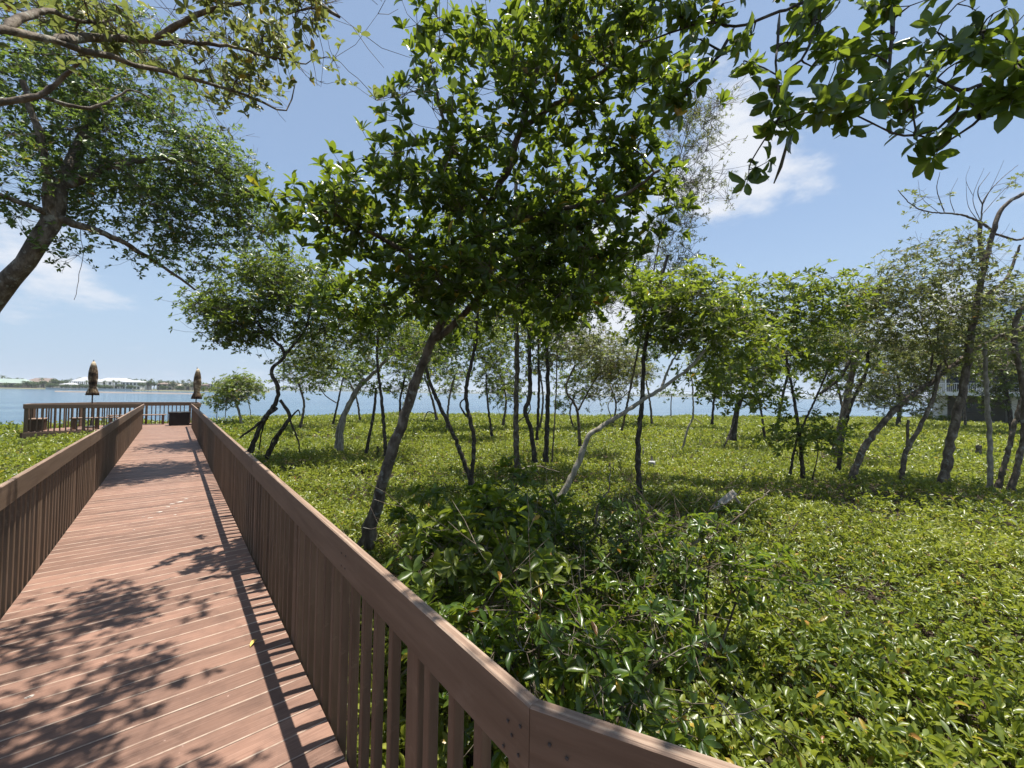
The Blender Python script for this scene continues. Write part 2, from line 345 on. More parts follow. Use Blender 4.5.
def twig_arrays(p0, p1, r0, r1, bend=0.12):
    """n thin 3-sided twigs, two sections each"""
    n = len(p0)
    d = p1 - p0; ln = np.linalg.norm(d, axis=1, keepdims=True) + 1e-6; t = d / ln
    ref = RNG.normal(0, 1, (n, 3)); u = np.cross(t, ref); u /= np.linalg.norm(u, axis=1, keepdims=True) + 1e-6; v = np.cross(t, u)
    mid = (p0 + p1) / 2 + u * ln * bend * RNG.uniform(-1, 1, (n, 1)) + np.array([0, 0, 1]) * ln * bend * -0.4
    V = []
    for c, r in ((p0, r0), (mid, (r0 + r1) / 2), (p1, r1)):
        r = np.broadcast_to(np.asarray(r, float).reshape(-1, 1), (n, 1))
        for k in range(3):
            a = 2 * math.pi * k / 3
            V.append(c + r * (u * math.cos(a) + v * math.sin(a)))
    V = np.stack(V, 1).reshape(-1, 3)
    f = []
    for s in (0, 3):
        for k in range(3):
            f.append((s + k, s + (k + 1) % 3, s + 3 + (k + 1) % 3, s + 3 + k))
    F = (np.array(f)[None] + 9 * np.arange(n)[:, None, None]).reshape(-1, 4)
    return V, F

LEAF_HI = (np.array([(0, 0, 0), (.22, -.33, .08), (.24, 0, -.005), (.22, .33, .08), (.55, -.5, .09), (.55, 0, -.02), (.55, .5, .09), (.84, -.32, .02), (.84, 0, -.06), (.84, .32, .02), (1, 0, -.11)]),
           [(0, 1, 2), (0, 2, 3), (7, 10, 8), (8, 10, 9)], [(1, 4, 5, 2), (2, 5, 6, 3), (4, 7, 8, 5), (5, 8, 9, 6)])
LEAF_LO = (np.array([(0, 0, 0), (.55, -.45, .1), (1, 0, -.06), (.55, .45, .1)]), [(0, 1, 2), (0, 2, 3)], [])

def leaves(pos, dirv, nrm, ln, wd, tint, hi=True):
    T, tri, quad = LEAF_HI if hi else LEAF_LO
    n = len(pos); k = len(T)
    x = dirv / (np.linalg.norm(dirv, axis=1, keepdims=True) + 1e-9)
    y = np.cross(nrm, x); y /= np.linalg.norm(y, axis=1, keepdims=True) + 1e-9
    z = np.cross(x, y)
    curl = RNG.uniform(0.3, 2.2, n)
    V = pos[:, None, :] + ln[:, None, None] * T[None, :, 0, None] * x[:, None, :] + wd[:, None, None] * T[None, :, 1, None] * y[:, None, :] \
        + (ln * curl)[:, None, None] * T[None, :, 2, None] * z[:, None, :]
    V = V.reshape(-1, 3)
    o = k * np.arange(n)[:, None, None]
    fg = [(np.array(tri)[None] + o).reshape(-1, 3)]
    if quad: fg.append((np.array(quad)[None] + o).reshape(-1, 4))
    return V, fg, np.repeat(tint, k)

def rand_unit(n):
    v = RNG.normal(0, 1, (n, 3)); return v / np.linalg.norm(v, axis=1, keepdims=True)

def rosettes(pos, axis, k, L, W, hi, spread=0.02, theta=(40, 85), droop=0.25, tint_c=0.45, tint_s=0.2, yellow=0.012, lvar=0.3):
    """k leaves around each twig tip"""
    n = len(pos)
    a = axis / (np.linalg.norm(axis, axis=1, keepdims=True) + 1e-9)
    u = np.cross(a, rand_unit(n)); u /= np.linalg.norm(u, axis=1, keepdims=True) + 1e-9; v = np.cross(a, u)
    ph = RNG.uniform(0, 2 * np.pi, (n, 1)) + (np.arange(k) * 2.399)[None] + RNG.normal(0, 0.25, (n, k))
    th = np.radians(RNG.uniform(theta[0], theta[1], (n, k)))
    rad = u[:, None] * np.cos(ph)[..., None] + v[:, None] * np.sin(ph)[..., None]
    d = a[:, None] * np.cos(th)[..., None] + rad * np.sin(th)[..., None]
    d[..., 2] -= droop * RNG.uniform(0, 1, (n, k))
    nrm = a[:, None] * np.sin(th)[..., None] - rad * np.cos(th)[..., None] + RNG.normal(0, 0.25, (n, k, 3))
    back = spread * RNG.uniform(0, 1, (n, k))
    p = pos[:, None] - a[:, None] * back[..., None] + rad * 0.004
    ln = L * RNG.uniform(1 - lvar, 1 + lvar * 0.6, (n, k)); wd = W * ln / L * RNG.uniform(0.85, 1.1, (n, k))
    t = np.clip(np.broadcast_to(np.clip(RNG.normal(tint_c, tint_s, (n, 1)), 0, 0.93), (n, k)) + RNG.normal(0, 0.12, (n, k)), 0, 0.93)
    t = np.where(RNG.uniform(0, 1, (n, k)) < yellow, RNG.uniform(0.96, 1, (n, k)), t)
    return leaves(p.reshape(-1, 3), d.reshape(-1, 3), nrm.reshape(-1, 3), ln.ravel(), wd.ravel(), t.ravel(), hi)

def merge(parts):
    V = []; F3 = []; F4 = []; T = []; o = 0
    for v, fg, t in parts:
        V.append(v); T.append(t if t is not None else np.zeros(len(v)))
        for f in fg:
            (F3 if f.shape[1] == 3 else F4).append(f + o)
        o += len(v)
    return np.concatenate(V), [np.concatenate(x) for x in (F3, F4) if x], np.concatenate(T)

# ------------------------------------------------------------------ trees
def pt(p):
    return np.array(p[1:], float) if p[0] == 'w' else P(*p)

def tree(name, label, cat, trunks, blobs, L=0.11, W=0.05, k=7, leaf='leaf_mangrove', bark='bark', dens=1.0, group=None, hi=None, yel=0.012,
         spread=0.02, theta=(40, 85), clus=0.22, tint=0.45, roots=None, up=0.9, pods=0, bare=0, droop=0.25, twigr=0.0035, per=7, ncmin=2, dmul=2.1):
    paths = []
    for tr in trunks:
        pts = [pt(q) for q in tr[0]]
        if len(tr) > 3 and tr[3] and paths:
            allp = np.concatenate([q[0] for q in paths]); j = int(np.argmin(np.linalg.norm(allp - pts[0], axis=1)))
            if np.linalg.norm(allp[j] - pts[0]) < 0.6: pts[0] = allp[j]
        base_r, top_r = tr[1], tr[2]
        if tr[0][0][0] != 'w' and tr[0][0][2] > 9: base_r *= .8; top_r *= .85
        sp = smooth_path(pts, max(0.05, base_r * 1.3), 0)
        s = np.linspace(0, 1, len(sp)); wob = min(0.012, base_r * 0.12)
        sp[1:-1] += RNG.normal(0, wob, (len(sp) - 2, 3))
        rr = (base_r + (top_r - base_r) * s ** 0.8) * (1 + RNG.normal(0, 0.06, len(sp)))
        if len(tr) > 3 and tr[3]:            # a limb: closed, rounded start inside its parent
            rr[0] *= 0.15; rr[1] *= 0.75
        else:
            rr[:3] *= np.array([1.3, 1.16, 1.06])[:len(rr[:3])]
        paths.append((sp, rr))
    base = paths[0][0][0].copy()
    e = empty(name, base, label, cat, group)
    A = []; AR = []
    for sp, rr in paths:
        h = len(sp) // 3
        A.append(sp[h:]); AR.append(rr[h:])
    A = np.concatenate(A); AR = np.concatenate(AR)
    Vp = []; off = 0; Fp = []
    def put(sp, rr, seg):
        nonlocal off
        v, f = tube_arrays(sp, rr, seg); Vp.append(v); Fp.append(f + off); off += len(v)
    for sp, rr in paths: put(sp, rr, 10 if rr[0] > 0.04 else 7)
    if roots:
        for rt in roots:
            sp = smooth_path([pt(q) for q in rt[0]], 0.12, 0.01); put(sp, np.linspace(rt[1], rt[2], len(sp)), 6)
    LP = []; LA = []
    tw0 = []; tw1 = []
    Zs = []
    for b in blobs:
        if b[0] == 'w':
            c = np.array(b[1:4], float); ax = np.eye(3); rad = np.array(b[4:7], float); dn = b[7] if len(b) > 7 else 1.0; Z = np.dot(c - CAM, FW); rpx = None
        else:
            px, py, Z, rx, ry, rz = b[:6]; dn = b[6] if len(b) > 6 else 1.0
            c = P(px, py, Z); ax = np.stack([RC, UC, FW]); rad = np.array([rx * Z / FPX, ry * Z / FPX, rz])
        Zs.append(Z)
        ros = 1.5 * L
        nr = max(2, int(dens * dmul * dn * 1.15 * math.pi * (rad[0] * rad[1] + 0.5 * rad[0] * rad[2]) / (ros * ros)))
        nc = max(ncmin, nr // per)
        q = rand_unit(nc) * (RNG.uniform(0.12, 1, (nc, 1)) ** (1 / 2.4)) * RNG.uniform(0.85, 1.12, (nc, 1))
        cc = c + (q * rad) @ ax
        # limb to blob then clusters
        order = np.argsort(np.linalg.norm(cc - A[np.argmin(np.linalg.norm(A - c, axis=1))], axis=1))
        first = True
        for i in order:
            tgt = cc[i]
            dd = np.linalg.norm(A - tgt, axis=1) + 0.6 * np.maximum(0, A[:, 2] - tgt[2])
            j = int(np.argmin(dd)); a0 = A[j]; dist = np.linalg.norm(tgt - a0)
            near = dist < 0.03
            r0 = min(AR[j] * 0.8, 0.005 + 0.012 * dist); r1 = max(0.003, r0 * 0.45)
            m_ = a0 + (tgt - a0) * 0.5 + np.array([0, 0, 0.08 * dist]) + RNG.normal(0, 0.10 * dist, 3)
            s = np.linspace(0, 1, max(4, min(14, int(dist / 0.12) + 3)))[:, None]
            sp = (1 - s) ** 2 * a0 + 2 * s * (1 - s) * m_ + s * s * tgt
            sp[1:-1] += RNG.normal(0, 0.012 * min(1, dist), (len(sp) - 2, 3))
            rr = np.linspace(r0, r1, len(sp))
            if not near: put(sp, rr, 5)
            A = np.vstack([A, sp[1:]]); AR = np.concatenate([AR, rr[1:]])
            m = max(1, int(RNG.poisson(per)))
            rp = tgt + RNG.normal(0, clus, (m, 3)) * np.array([1, 1, 0.75])
            out = rp - tgt; out /= np.linalg.norm(out, axis=1, keepdims=True) + 1e-6
            axv = out * 0.6 + np.array([0, 0, up]) + RNG.normal(0, 0.35, (m, 3)) + 0.3 * (tgt - c) / (np.linalg.norm(tgt - c) + 1e-6)
            LP.append(rp); LA.append(axv); tw0.append(np.repeat(tgt[None], m, 0)); tw1.append(rp)
            if bare:
                for _ in range(bare):
                    dv = out[int(RNG.integers(m))] * 0.8 + rand_unit(1)[0] * 0.5 + np.array([0, 0, 0.3])
                    e1 = tgt + dv * RNG.uniform(0.2, 0.5); tw0.append(tgt[None]); tw1.append(e1[None])
                    for _k in range(2):
                        e2 = e1 + (dv + rand_unit(1)[0] * 0.7) * RNG.uniform(0.1, 0.3); tw0.append(e1[None]); tw1.append(e2[None])
    Vt = np.concatenate(Vp); Ft = [np.concatenate(Fp)]
    if tw0:
        t0 = np.concatenate(tw0); t1 = np.concatenate(tw1)
        tv, tf = twig_arrays(t0, t1, np.full(len(t0), twigr), np.full(len(t0), twigr * 0.6)); Ft.append(tf + len(Vt)); Vt = np.vstack([Vt, tv]); Ft = [np.concatenate(Ft)]
    link('trunk', mesh_np('trunk', Vt - base, Ft, [bark], smooth=True), e)
    if LP:
        LP = np.concatenate(LP); LA = np.concatenate(LA)
        Zm = np.median(Zs)
        if hi is None: hi = Zm < 7.5
        v, fg, t = rosettes(LP, LA, k, L, W, hi, spread=spread, theta=theta, tint_c=tint, droop=droop, yellow=yel)
        link('crown', mesh_np('crown', v - base, fg, [leaf], tint=t), e)
        if pods:
            idx = RNG.choice(len(LP), pods, replace=False)
            pm = MB(); pm.tube([(0, 0, 0), (0.004, 0, -0.06), (0.012, 0.004, -0.14), (0.03, 0.006, -0.21)], [0.004, 0.0065, 0.008, 0.003], 6)
            pme = pm.mesh('seed_pod', ['pod'], smooth=True)
            for i in idx:
                o = link('seed_pod', pme, e); o.location = Vector(LP[i] - base); o.rotation_euler = (RNG.normal(0, .15), RNG.normal(0, .15), RNG.uniform(0, 6))
    return e

def G_(px, py, Z): return (px, py, Z)
# --- large leaning tree on the left, crown hanging over the boardwalk
tree('leaning_tree', 'large tree with thick leaning grey trunk behind left railing, crown hanging over boardwalk', 'tree',
     [([(-165, 560, 7.0), (-90, 420, 7.0), (-12, 308, 7.0), (25, 262, 7.0), (50, 225, 7.1), (60, 188, 7.2), (78, 150, 7.6), (105, 90, 8.0)], .27, .07),
      ([(50, 228, 7.0), (46, 170, 6.9), (38, 130, 6.7), (22, 80, 6.5)], .11, .04, 1),
      ([(48, 214, 7.0), (20, 202, 6.6), (-25, 188, 6.2)], .06, .03, 1),
      ([(60, 216, 7.1), (105, 234, 7.5), (150, 258, 8.2), (195, 290, 9.0)], .075, .02, 1),
      ([(66, 195, 7.2), (120, 165, 7.8), (190, 160, 8.6), (245, 190, 9.2)], .08, .025, 1)],
     [(55, 105, 7.6, 85, 55, 1.4), (150, 150, 8.2, 80, 55, 1.5, 1.1), (215, 205, 9.0, 50, 42, 1.3, 1.15), (120, 205, 8.0, 75, 38, 1.2, .8), (10, 175, 6.6, 45, 45, 1, .7),
      (110, 60, 8.0, 100, 50, 1.4, .6), (255, 215, 9.2, 30, 35, 1.0, 1.1), (180, 255, 8.8, 42, 25, 1.1, .7), (70, 250, 7.2, 30, 12, .4, .6), (-60, 110, 7, 60, 80, 1.2, .7), (215, 165, 8.8, 36, 30, 1, .9)],
     L=.10, W=.05, k=6, leaf='leaf_olive2', bark='bark', dens=.95, hi=False, clus=.19, twigr=.0032, bare=1, tint=.55,
     roots=[([(80, 220, 7.4), (82, 260, 7.4), (74, 300, 7.4)], .006, .004)])
# --- near branches overhead, top left
tree('overhanging_tree', 'sparse near tree whose bare crooked limbs and yellowing leaves reach across the top left sky', 'tree',
     [([('w', -3.4, 1.7, -1.0), ('w', -2.8, 2.3, 1.2), ('w', -1.9, 2.9, 2.8), (0, 30, 2.3), (55, 46, 2.6), (110, 57, 2.9), (165, 73, 3.2), (230, 89, 3.7), (286, 110, 4.2), (295, 84, 4.25)], .095, .005),
      ([(50, 40, 2.6), (108, 38, 3.0), (160, 42, 3.2), (220, 45, 3.4), (275, 58, 3.7), (306, 64, 3.9)], .035, .006, 1),
      ([(155, 43, 3.1), (172, 28, 3.2), (205, 12, 3.2), (262, -2, 3.3)], .028, .010, 1),
      ([(-20, 104, 3.3), (38, 96, 3.5), (60, 80, 3.55), (90, 55, 3.5)], .03, .012, 1),
      ([(36, 98, 3.5), (90, 108, 3.7), (130, 90, 3.9), (150, 98, 4.0)], .02, .007, 1),
      ([(-20, 8, 2.3), (45, 10, 2.6), (80, 22, 2.8), (115, 20, 3)], .028, .008, 1),
      ([('w', -2.2, 2.75, 2.3), ('w', -1.0, 2.6, 3.6), ('w', 0.0, 2.8, 4.3), ('w', 0.9, 3.2, 4.6)], .06, .012, 1),
      ([('w', -1.0, 2.6, 3.6), ('w', -0.4, 2.0, 4.0), ('w', 0.5, 2.0, 4.4)], .035, .012, 1)],
     [(250, 18, 3.3, 45, 20, .4), (215, 62, 3.6, 40, 22, .45), (250, 92, 3.85, 32, 14, .35), (292, 60, 3.9, 14, 8, .15, 1.4), (130, 22, 3.0, 55, 22, .4, .8), (60, 20, 2.8, 50, 20, .4, .8),
      (90, 50, 3.3, 65, 20, .5, .7), (265, 38, 3.6, 25, 18, .3), (230, 112, 4.0, 22, 12, .3), (30, 60, 3.0, 40, 25, .5, .5),
      ('w', .25, 2.75, 4.5, .55, .4, .25, 1.8), ('w', .1, 3.1, 4.6, .4, .3, .2, 1.2), ('w', .75, 3.3, 4.7, .4, .3, .25, .9), ('w', .1, 2.2, 4.4, .5, .35, .25, 1.8), ('w', .7, 2.0, 4.55, .35, .3, .25, .8),
      ('w', 1.1, 4.1, 4.75, .4, .3, .2, .35)],
     L=.07, W=.036, k=5, leaf='leaf_olive', bark='bark', dens=.46, hi=True, clus=.13, yel=.05, bare=2, twigr=.0028)
# --- twisted tree beside the railing
tree('mangrove_tree', 'twisted dark double trunk tree with prop roots just beyond the right railing', 'tree',
     [([(250, 452, 13), (263, 421, 13), (275, 404, 13), (278, 388, 13), (271, 371, 13), (285, 355, 13), (275, 341, 13), (258, 325, 13)], .1, .05),
      ([(266, 458, 13.1), (281, 431, 13.1), (290, 416, 13.1), (280, 400, 13)], .1, .06, 0),
      ([(285, 355, 13), (305, 330, 13.2), (312, 300, 13.5)], .06, .03, 1), ([(288, 420, 13.1), (298, 410, 13.1), (300, 416, 13.1)], .05, .02, 1)],
     [(250, 300, 13, 52, 38, 1.5), (222, 312, 13, 26, 26, 1.1), (300, 285, 13.3, 48, 28, 1.4), (270, 268, 13.5, 40, 20, 1.2), (240, 330, 13, 35, 16, 1.2), (310, 315, 13.3, 26, 22, 1)],
     L=.125, W=.06, k=7, leaf='leaf_mangrove', bark='bark_dark', dens=1.1, clus=.3, twigr=.006, tint=.6,
     roots=[([(277, 408, 13), (258, 424, 12.9), (240, 438, 12.8)], .05, .03), ([(290, 420, 13), (298, 440, 13), (300, 452, 13)], .03, .02), ([(270, 412, 13), (262, 430, 13.2), (259, 450, 13.2)], .03, .02), ([(283, 428, 13), (272, 440, 12.9), (268, 452, 12.8)], .03, .02)])
tree('leaning_tree', 'pale double trunk tree with light green crown leaning right behind the twisted tree', 'tree',
     [([(340, 450, 15), (343, 421, 15), (359, 388, 15), (376, 371, 15), (396, 351, 15), (413, 346, 15)], .13, .05), ([(337, 448, 15.2), (339, 425, 15.2), (352, 396, 15.2), (364, 378, 15.2)], .1, .05)],
     [(335, 345, 15, 38, 26, 1.4), (372, 325, 15, 40, 26, 1.4), (310, 365, 15, 30, 18, 1.1), (410, 350, 15.5, 30, 25, 1.2, .8)],
     L=.13, W=.06, leaf='leaf_bright', bark='bark_pale', dens=.85, clus=.32, twigr=.006)
tree('thin_tree', 'thin straight dark trunk tree left of the thick leaning trunk', 'tree',
     [([(386, 456, 14), (382, 404, 14), (377, 355, 14), (380, 320, 14)], .085, .04)], [(385, 310, 14, 30, 25, 1.1), (410, 335, 14, 25, 22, 1, .8)], L=.13, W=.06, leaf='leaf_mangrove', bark='bark_dark', dens=.8, clus=.3, twigr=.006)
tree('thin_tree', 'short slender trunk with a broken top, left of the thin straight dark trunk', 'tree',
     [([(366, 453, 14.5), (374, 411, 14.5), (376, 388, 14.5)], .075, .05)], [(372, 382, 14.5, 14, 10, .5, .4)], L=.12, W=.055, leaf='leaf_bright', bark='bark_dark', dens=.6, clus=.25, twigr=.005)
tree('slender_tree', 'slender forked tree standing by the water between the twisted tree and the pale leaning tree', 'tree',
     [([(333, 424, 26), (338, 402, 26), (343, 378, 26)], .09, .05), ([(337, 404, 26), (326, 396, 26), (318, 385, 26)], .05, .03, 1)], [(340, 372, 26, 22, 16, 1.2), (315, 378, 26, 16, 12, 1)], L=.2, W=.09, leaf='leaf_mangrove', bark='bark_dark', dens=.8, clus=.4, twigr=.01)
# --- main mangrove
tree('mangrove_tree', 'tall near mangrove with thick leaning trunk and the big dark glossy crown filling the centre', 'tree',
     [([(366, 545, 6.2), (378, 500, 6.2), (391, 455, 6.2), (405, 415, 6.2), (418, 375, 6.2), (432, 342, 6.1), (447, 312, 6.0), (458, 280, 5.8), (474, 235, 5.5), (500, 185, 5.2), (520, 130, 5.0), (540, 60, 4.8)], .106, .03),
      ([(434, 338, 6.1), (460, 319, 6.0), (490, 285, 5.9), (530, 250, 5.8), (580, 222, 5.6)], .06, .025, 1),
      ([(455, 290, 5.8), (410, 255, 5.3), (350, 222, 4.9), (300, 200, 4.6)], .05, .015, 1),
      ([(474, 235, 5.5), (550, 212, 5.1), (620, 196, 4.8), (660, 170, 4.6)], .05, .015, 1),
      ([(490, 200, 5.2), (450, 140, 5.0), (430, 60, 4.8)], .04, .012, 1),
      ([(520, 130, 5.0), (590, 80, 4.6), (650, 40, 4.3)], .035, .012, 1)],
     [(470, 55, 4.7, 60, 58, .8, .7), (550, 55, 4.6, 80, 65, .9, .7), (615, 95, 4.5, 52, 70, .8, .7), (440, 150, 4.9, 62, 52, .8, .8), (545, 160, 5.1, 95, 62, 1.2, .85), (322, 195, 4.7, 46, 38, .6, .9), (385, 195, 5.0, 55, 48, .8),
      (490, 240, 5.5, 105, 55, 1.2), (600, 225, 5.2, 55, 45, .8), (395, 275, 5.9, 70, 40, 1.0), (535, 300, 6.2, 70, 36, 1.1, .8), (445, 310, 6.2, 50, 30, .9, .7), (425, 30, 4.8, 18, 22, .3, .7), (350, 310, 6.0, 40, 28, .8, .8), (620, 280, 6, 40, 26, .8, .7), (655, 130, 4.6, 32, 65, .6, .8), (650, 215, 5.0, 32, 40, .6, .8), (470, 275, 5.0, 80, 42, .6, .9), (560, 265, 5.0, 65, 45, .6, .9), (300, 225, 4.7, 35, 30, .5, .8)],
     L=.135, W=.061, k=7, theta=(18, 78), droop=.3, leaf='leaf_mangrove', bark='bark', dens=1.0, hi=True, clus=.17, twigr=.004, pods=30, tint=.5)
# --- group of trunks behind the main crown
tree('forked_tree', 'dark tree forked low into two crooked stems right of the thick leaning trunk', 'tree',
     [([(470, 488, 9.8), (474, 441, 9.8), (466, 394, 9.8), (476, 338, 9.8), (479, 275, 9.8)], .075, .04), ([(473, 486, 9.8), (456, 441, 9.8), (432, 388, 9.8), (424, 360, 9.8)], .075, .045), ([(463, 420, 9.8), (460, 405, 9.8), (468, 396, 9.8)], .035, .02, 1)],
     [(478, 300, 9.8, 50, 32, 1.1), (425, 345, 9.8, 30, 18, .8, .7), (470, 250, 9.6, 50, 35, 1)], L=.12, W=.052, leaf='leaf_mangrove', bark='bark_dark', dens=.75, clus=.27, twigr=.005)
tree('straight_tree', 'straight pale grey trunk rising behind the dark crown, palest of the upright trunks', 'tree',
     [([(517, 468, 12.5), (516, 420, 12.5), (517, 360, 12.5), (516, 300, 12.5), (518, 240, 12.5), (515, 170, 12.5)], .115, .07)], [(515, 290, 12.5, 45, 30, 1.2), (525, 240, 12.5, 55, 35, 1.2)], L=.13, W=.055, leaf='leaf_mangrove', bark='bark', dens=.75, clus=.3, twigr=.006)
tree('dark_tree', 'crooked dark trunk with a kink near its foot, beside the straight pale trunk', 'tree',
     [([(535, 462, 12), (531, 430, 12), (525, 411, 12), (530, 392, 12), (529, 330, 12), (527, 275, 12)], .095, .06)], [(535, 300, 12, 40, 30, 1.1), (560, 255, 12, 45, 35, 1.1)], L=.13, W=.055, leaf='leaf_mangrove', bark='bark_dark', dens=.75, clus=.3, twigr=.006)
tree('dark_tree', 'upright dark trunk, rightmost stout one of the close cluster in the middle', 'tree',
     [([(546, 462, 12.5), (548, 390, 12.5), (546, 320, 12.5), (550, 270, 12.5)], .1, .06)], [(565, 305, 12.5, 42, 28, 1.1), (590, 270, 12.5, 35, 28, 1.1)], L=.13, W=.055, leaf='leaf_mangrove', bark='bark_dark', dens=.75, clus=.3, twigr=.006)
tree('thin_tree', 'thin dark trunk between the kinked dark trunk and the stout upright one', 'tree',
     [([(537, 440, 15), (539, 385, 15), (538, 330, 15)], .07, .05)], [(545, 320, 15, 30, 22, 1.2)], L=.14, W=.06, leaf='leaf_olive', bark='bark_dark', dens=.7, clus=.34, twigr=.006)
tree('thin_tree', 'very thin grey stem just right of the close cluster of dark trunks', 'tree',
     [([(552, 462, 11), (556, 395, 11), (557, 350, 11)], .03, .02)], [(560, 345, 11, 22, 18, .7)], L=.12, W=.05, leaf='leaf_mangrove', bark='bark', dens=.6, clus=.25, twigr=.005)
tree('small_tree', 'small bent tree with olive crown at the bank edge, right of the dark trunk cluster', 'tree',
     [([(580, 446, 16), (577, 410, 16), (566, 389, 16), (575, 365, 16)], .085, .04), ([(577, 412, 16), (592, 385, 16), (605, 365, 16)], .05, .025, 1)], [(600, 355, 16, 42, 28, 1.5), (575, 340, 16, 30, 22, 1.3), (625, 375, 16, 22, 20, 1)], L=.13, W=.055, leaf='leaf_olive', bark='bark', dens=.7, clus=.36, twigr=.006, bare=1)
tree('upright_tree', 'single dark upright trunk in the open bed, crossed by the pale leaning trunk', 'tree',
     [([(640, 498, 9.4), (638, 450, 9.4), (642, 400, 9.4), (645, 350, 9.4), (655, 300, 9.2), (668, 255, 9.2)], .085, .04)], [(655, 320, 9.3, 30, 30, .8), (690, 300, 9.2, 40, 30, .9), (640, 290, 9.3, 28, 22, .7, .8)], L=.14, W=.066, leaf='leaf_bright', bark='bark_dark', dens=1.15, clus=.25, twigr=.005)
tree('leaning_tree', 'pale slender trunk bent at an elbow and leaning right across the upright dark trunk', 'tree',
     [([(556, 505, 8.6), (575, 470, 8.6), (584, 447, 8.6), (588, 436, 8.6), (612, 420, 8.6), (640, 402, 8.6), (665, 386, 8.6), (688, 369, 8.6), (705, 350, 8.6)], .07, .03), ([(660, 388, 8.6), (672, 362, 8.7), (690, 335, 8.7)], .03, .015, 1), ([(612, 419, 8.6), (608, 405, 8.6), (615, 396, 8.6)], .015, .008, 1)],
     [(700, 320, 8.7, 58, 38, 1.1), (735, 345, 8.8, 40, 35, .9), (680, 290, 8.8, 35, 20, .8)], L=.145, W=.068, leaf='leaf_bright', bark='bark_pale', dens=1.25, clus=.25, twigr=.004)
tree('wispy_tree', 'tall wispy tree with sparse feathery grey-green twigs right of the big crown', 'tree',
     [([(622, 430, 14), (632, 380, 13), (648, 300, 12), (664, 220, 12), (682, 150, 12), (700, 95, 12)], .05, .012)], [(690, 150, 12, 30, 45, 1.0), (700, 200, 12, 28, 30, .9), (670, 240, 12, 26, 30, .9), (645, 270, 12, 25, 25, .8), (705, 105, 12, 25, 25, .8, .7), (615, 290, 12, 30, 25, .8)], L=.1, W=.022, k=8, leaf='leaf_olive', bark='bark', dens=.42, clus=.32, twigr=.006, bare=3, theta=(15, 55), spread=.16)
# --- right middle
tree('small_tree', 'low bright leafy tree with dark stems reaching almost to the ground in the right middle', 'tree',
     [([(803, 478, 11), (800, 440, 11), (794, 400, 11), (785, 350, 11)], .07, .035), ([(790, 474, 11), (797, 440, 11), (815, 400, 11), (830, 365, 11)], .045, .025), ([(812, 480, 10.8), (818, 452, 10.8), (815, 430, 10.8)], .02, .012)],
     [(800, 425, 11, 36, 26, .7, .9), (775, 330, 11, 48, 38, 1.0), (722, 372, 11, 40, 40, .9), (830, 310, 11, 38, 30, .9), (745, 305, 11, 40, 26, .9), (760, 392, 11, 34, 20, .8, .7), (830, 360, 11, 30, 26, .7), (810, 288, 11, 30, 16, .6), (825, 440, 10.8, 18, 12, .4)],
     L=.15, W=.07, leaf='leaf_bright', bark='bark_dark', dens=1.0, clus=.27, twigr=.005, pods=8)
tree('dark_tree', 'stubby dark trunk with a pale prop leaning on it, under the bright right middle crown', 'tree',
     [([(732, 440, 19), (736, 415, 19), (742, 395, 19)], .2, .12), ([(722, 452, 18), (730, 432, 18.5), (737, 415, 19)], .05, .04)], [(745, 380, 19, 35, 22, 1.5)], L=.16, W=.07, leaf='leaf_mangrove', bark='bark_dark', dens=.8, clus=.4, twigr=.007)
tree('thin_tree', 'thin pale dead stem with side prongs near the water, left of the bright crown', 'tree',
     [([(682, 450, 17), (688, 428, 17), (693, 415, 17), (692, 380, 17), (688, 360, 17)], .06, .03), ([(692, 418, 17), (702, 424, 17)], .03, .02, 1)], [(690, 360, 17, 14, 8, .5, .5)], L=.12, W=.05, leaf='leaf_bright', bark='bark_pale', dens=.6, clus=.3)
tree('crooked_tree', 'dark crooked trunk with one arm bent left, behind the low bright tree', 'tree',
     [([(838, 472, 12.5), (842, 440, 12.5), (851, 405, 12.5), (866, 372, 12.5), (868, 350, 12.5)], .075, .05), ([(818, 395, 12.5), (840, 378, 12.5), (850, 360, 12.5)], .06, .05, 1)], [(860, 335, 12.5, 40, 28, 1.1), (885, 300, 12.5, 38, 30, 1.1)], L=.115, W=.05, leaf='leaf_olive', bark='bark_dark', dens=0.50, clus=.3, twigr=.005)
tree('pale_tree', 'thick pale trunk half hidden behind the dark crooked trunk', 'tree',
     [([(836, 456, 16), (842, 425, 16), (850, 385, 16), (856, 350, 16)], .2, .12)], [(850, 335, 16, 40, 28, 1.5), (880, 360, 16, 35, 25, 1.3)], L=.13, W=.05, leaf='leaf_olive', bark='bark', dens=0.50, clus=.38, twigr=.006)
tree('leaning_tree', 'long dark trunk leaning far right across the other trunks, lowest at its left foot', 'tree',
     [([(850, 482, 11.5), (868, 442, 11.5), (898, 407, 11.5), (930, 383, 11.5), (965, 356, 11.5), (1000, 336, 11.5), (1040, 322, 11.5)], .12, .05), ([(925, 386, 11.5), (932, 350, 11.5), (915, 310, 11.5)], .04, .02, 1), ([(945, 370, 11.5), (938, 340, 11.5), (940, 315, 11.5)], .035, .02, 1)],
     [(915, 345, 11.6, 40, 35, 1.1), (890, 385, 11.6, 35, 22, .9), (960, 310, 11.6, 35, 28, 1.0, .8)], L=.115, W=.052, leaf='leaf_olive', bark='bark', dens=0.50, clus=.28, twigr=.0035)
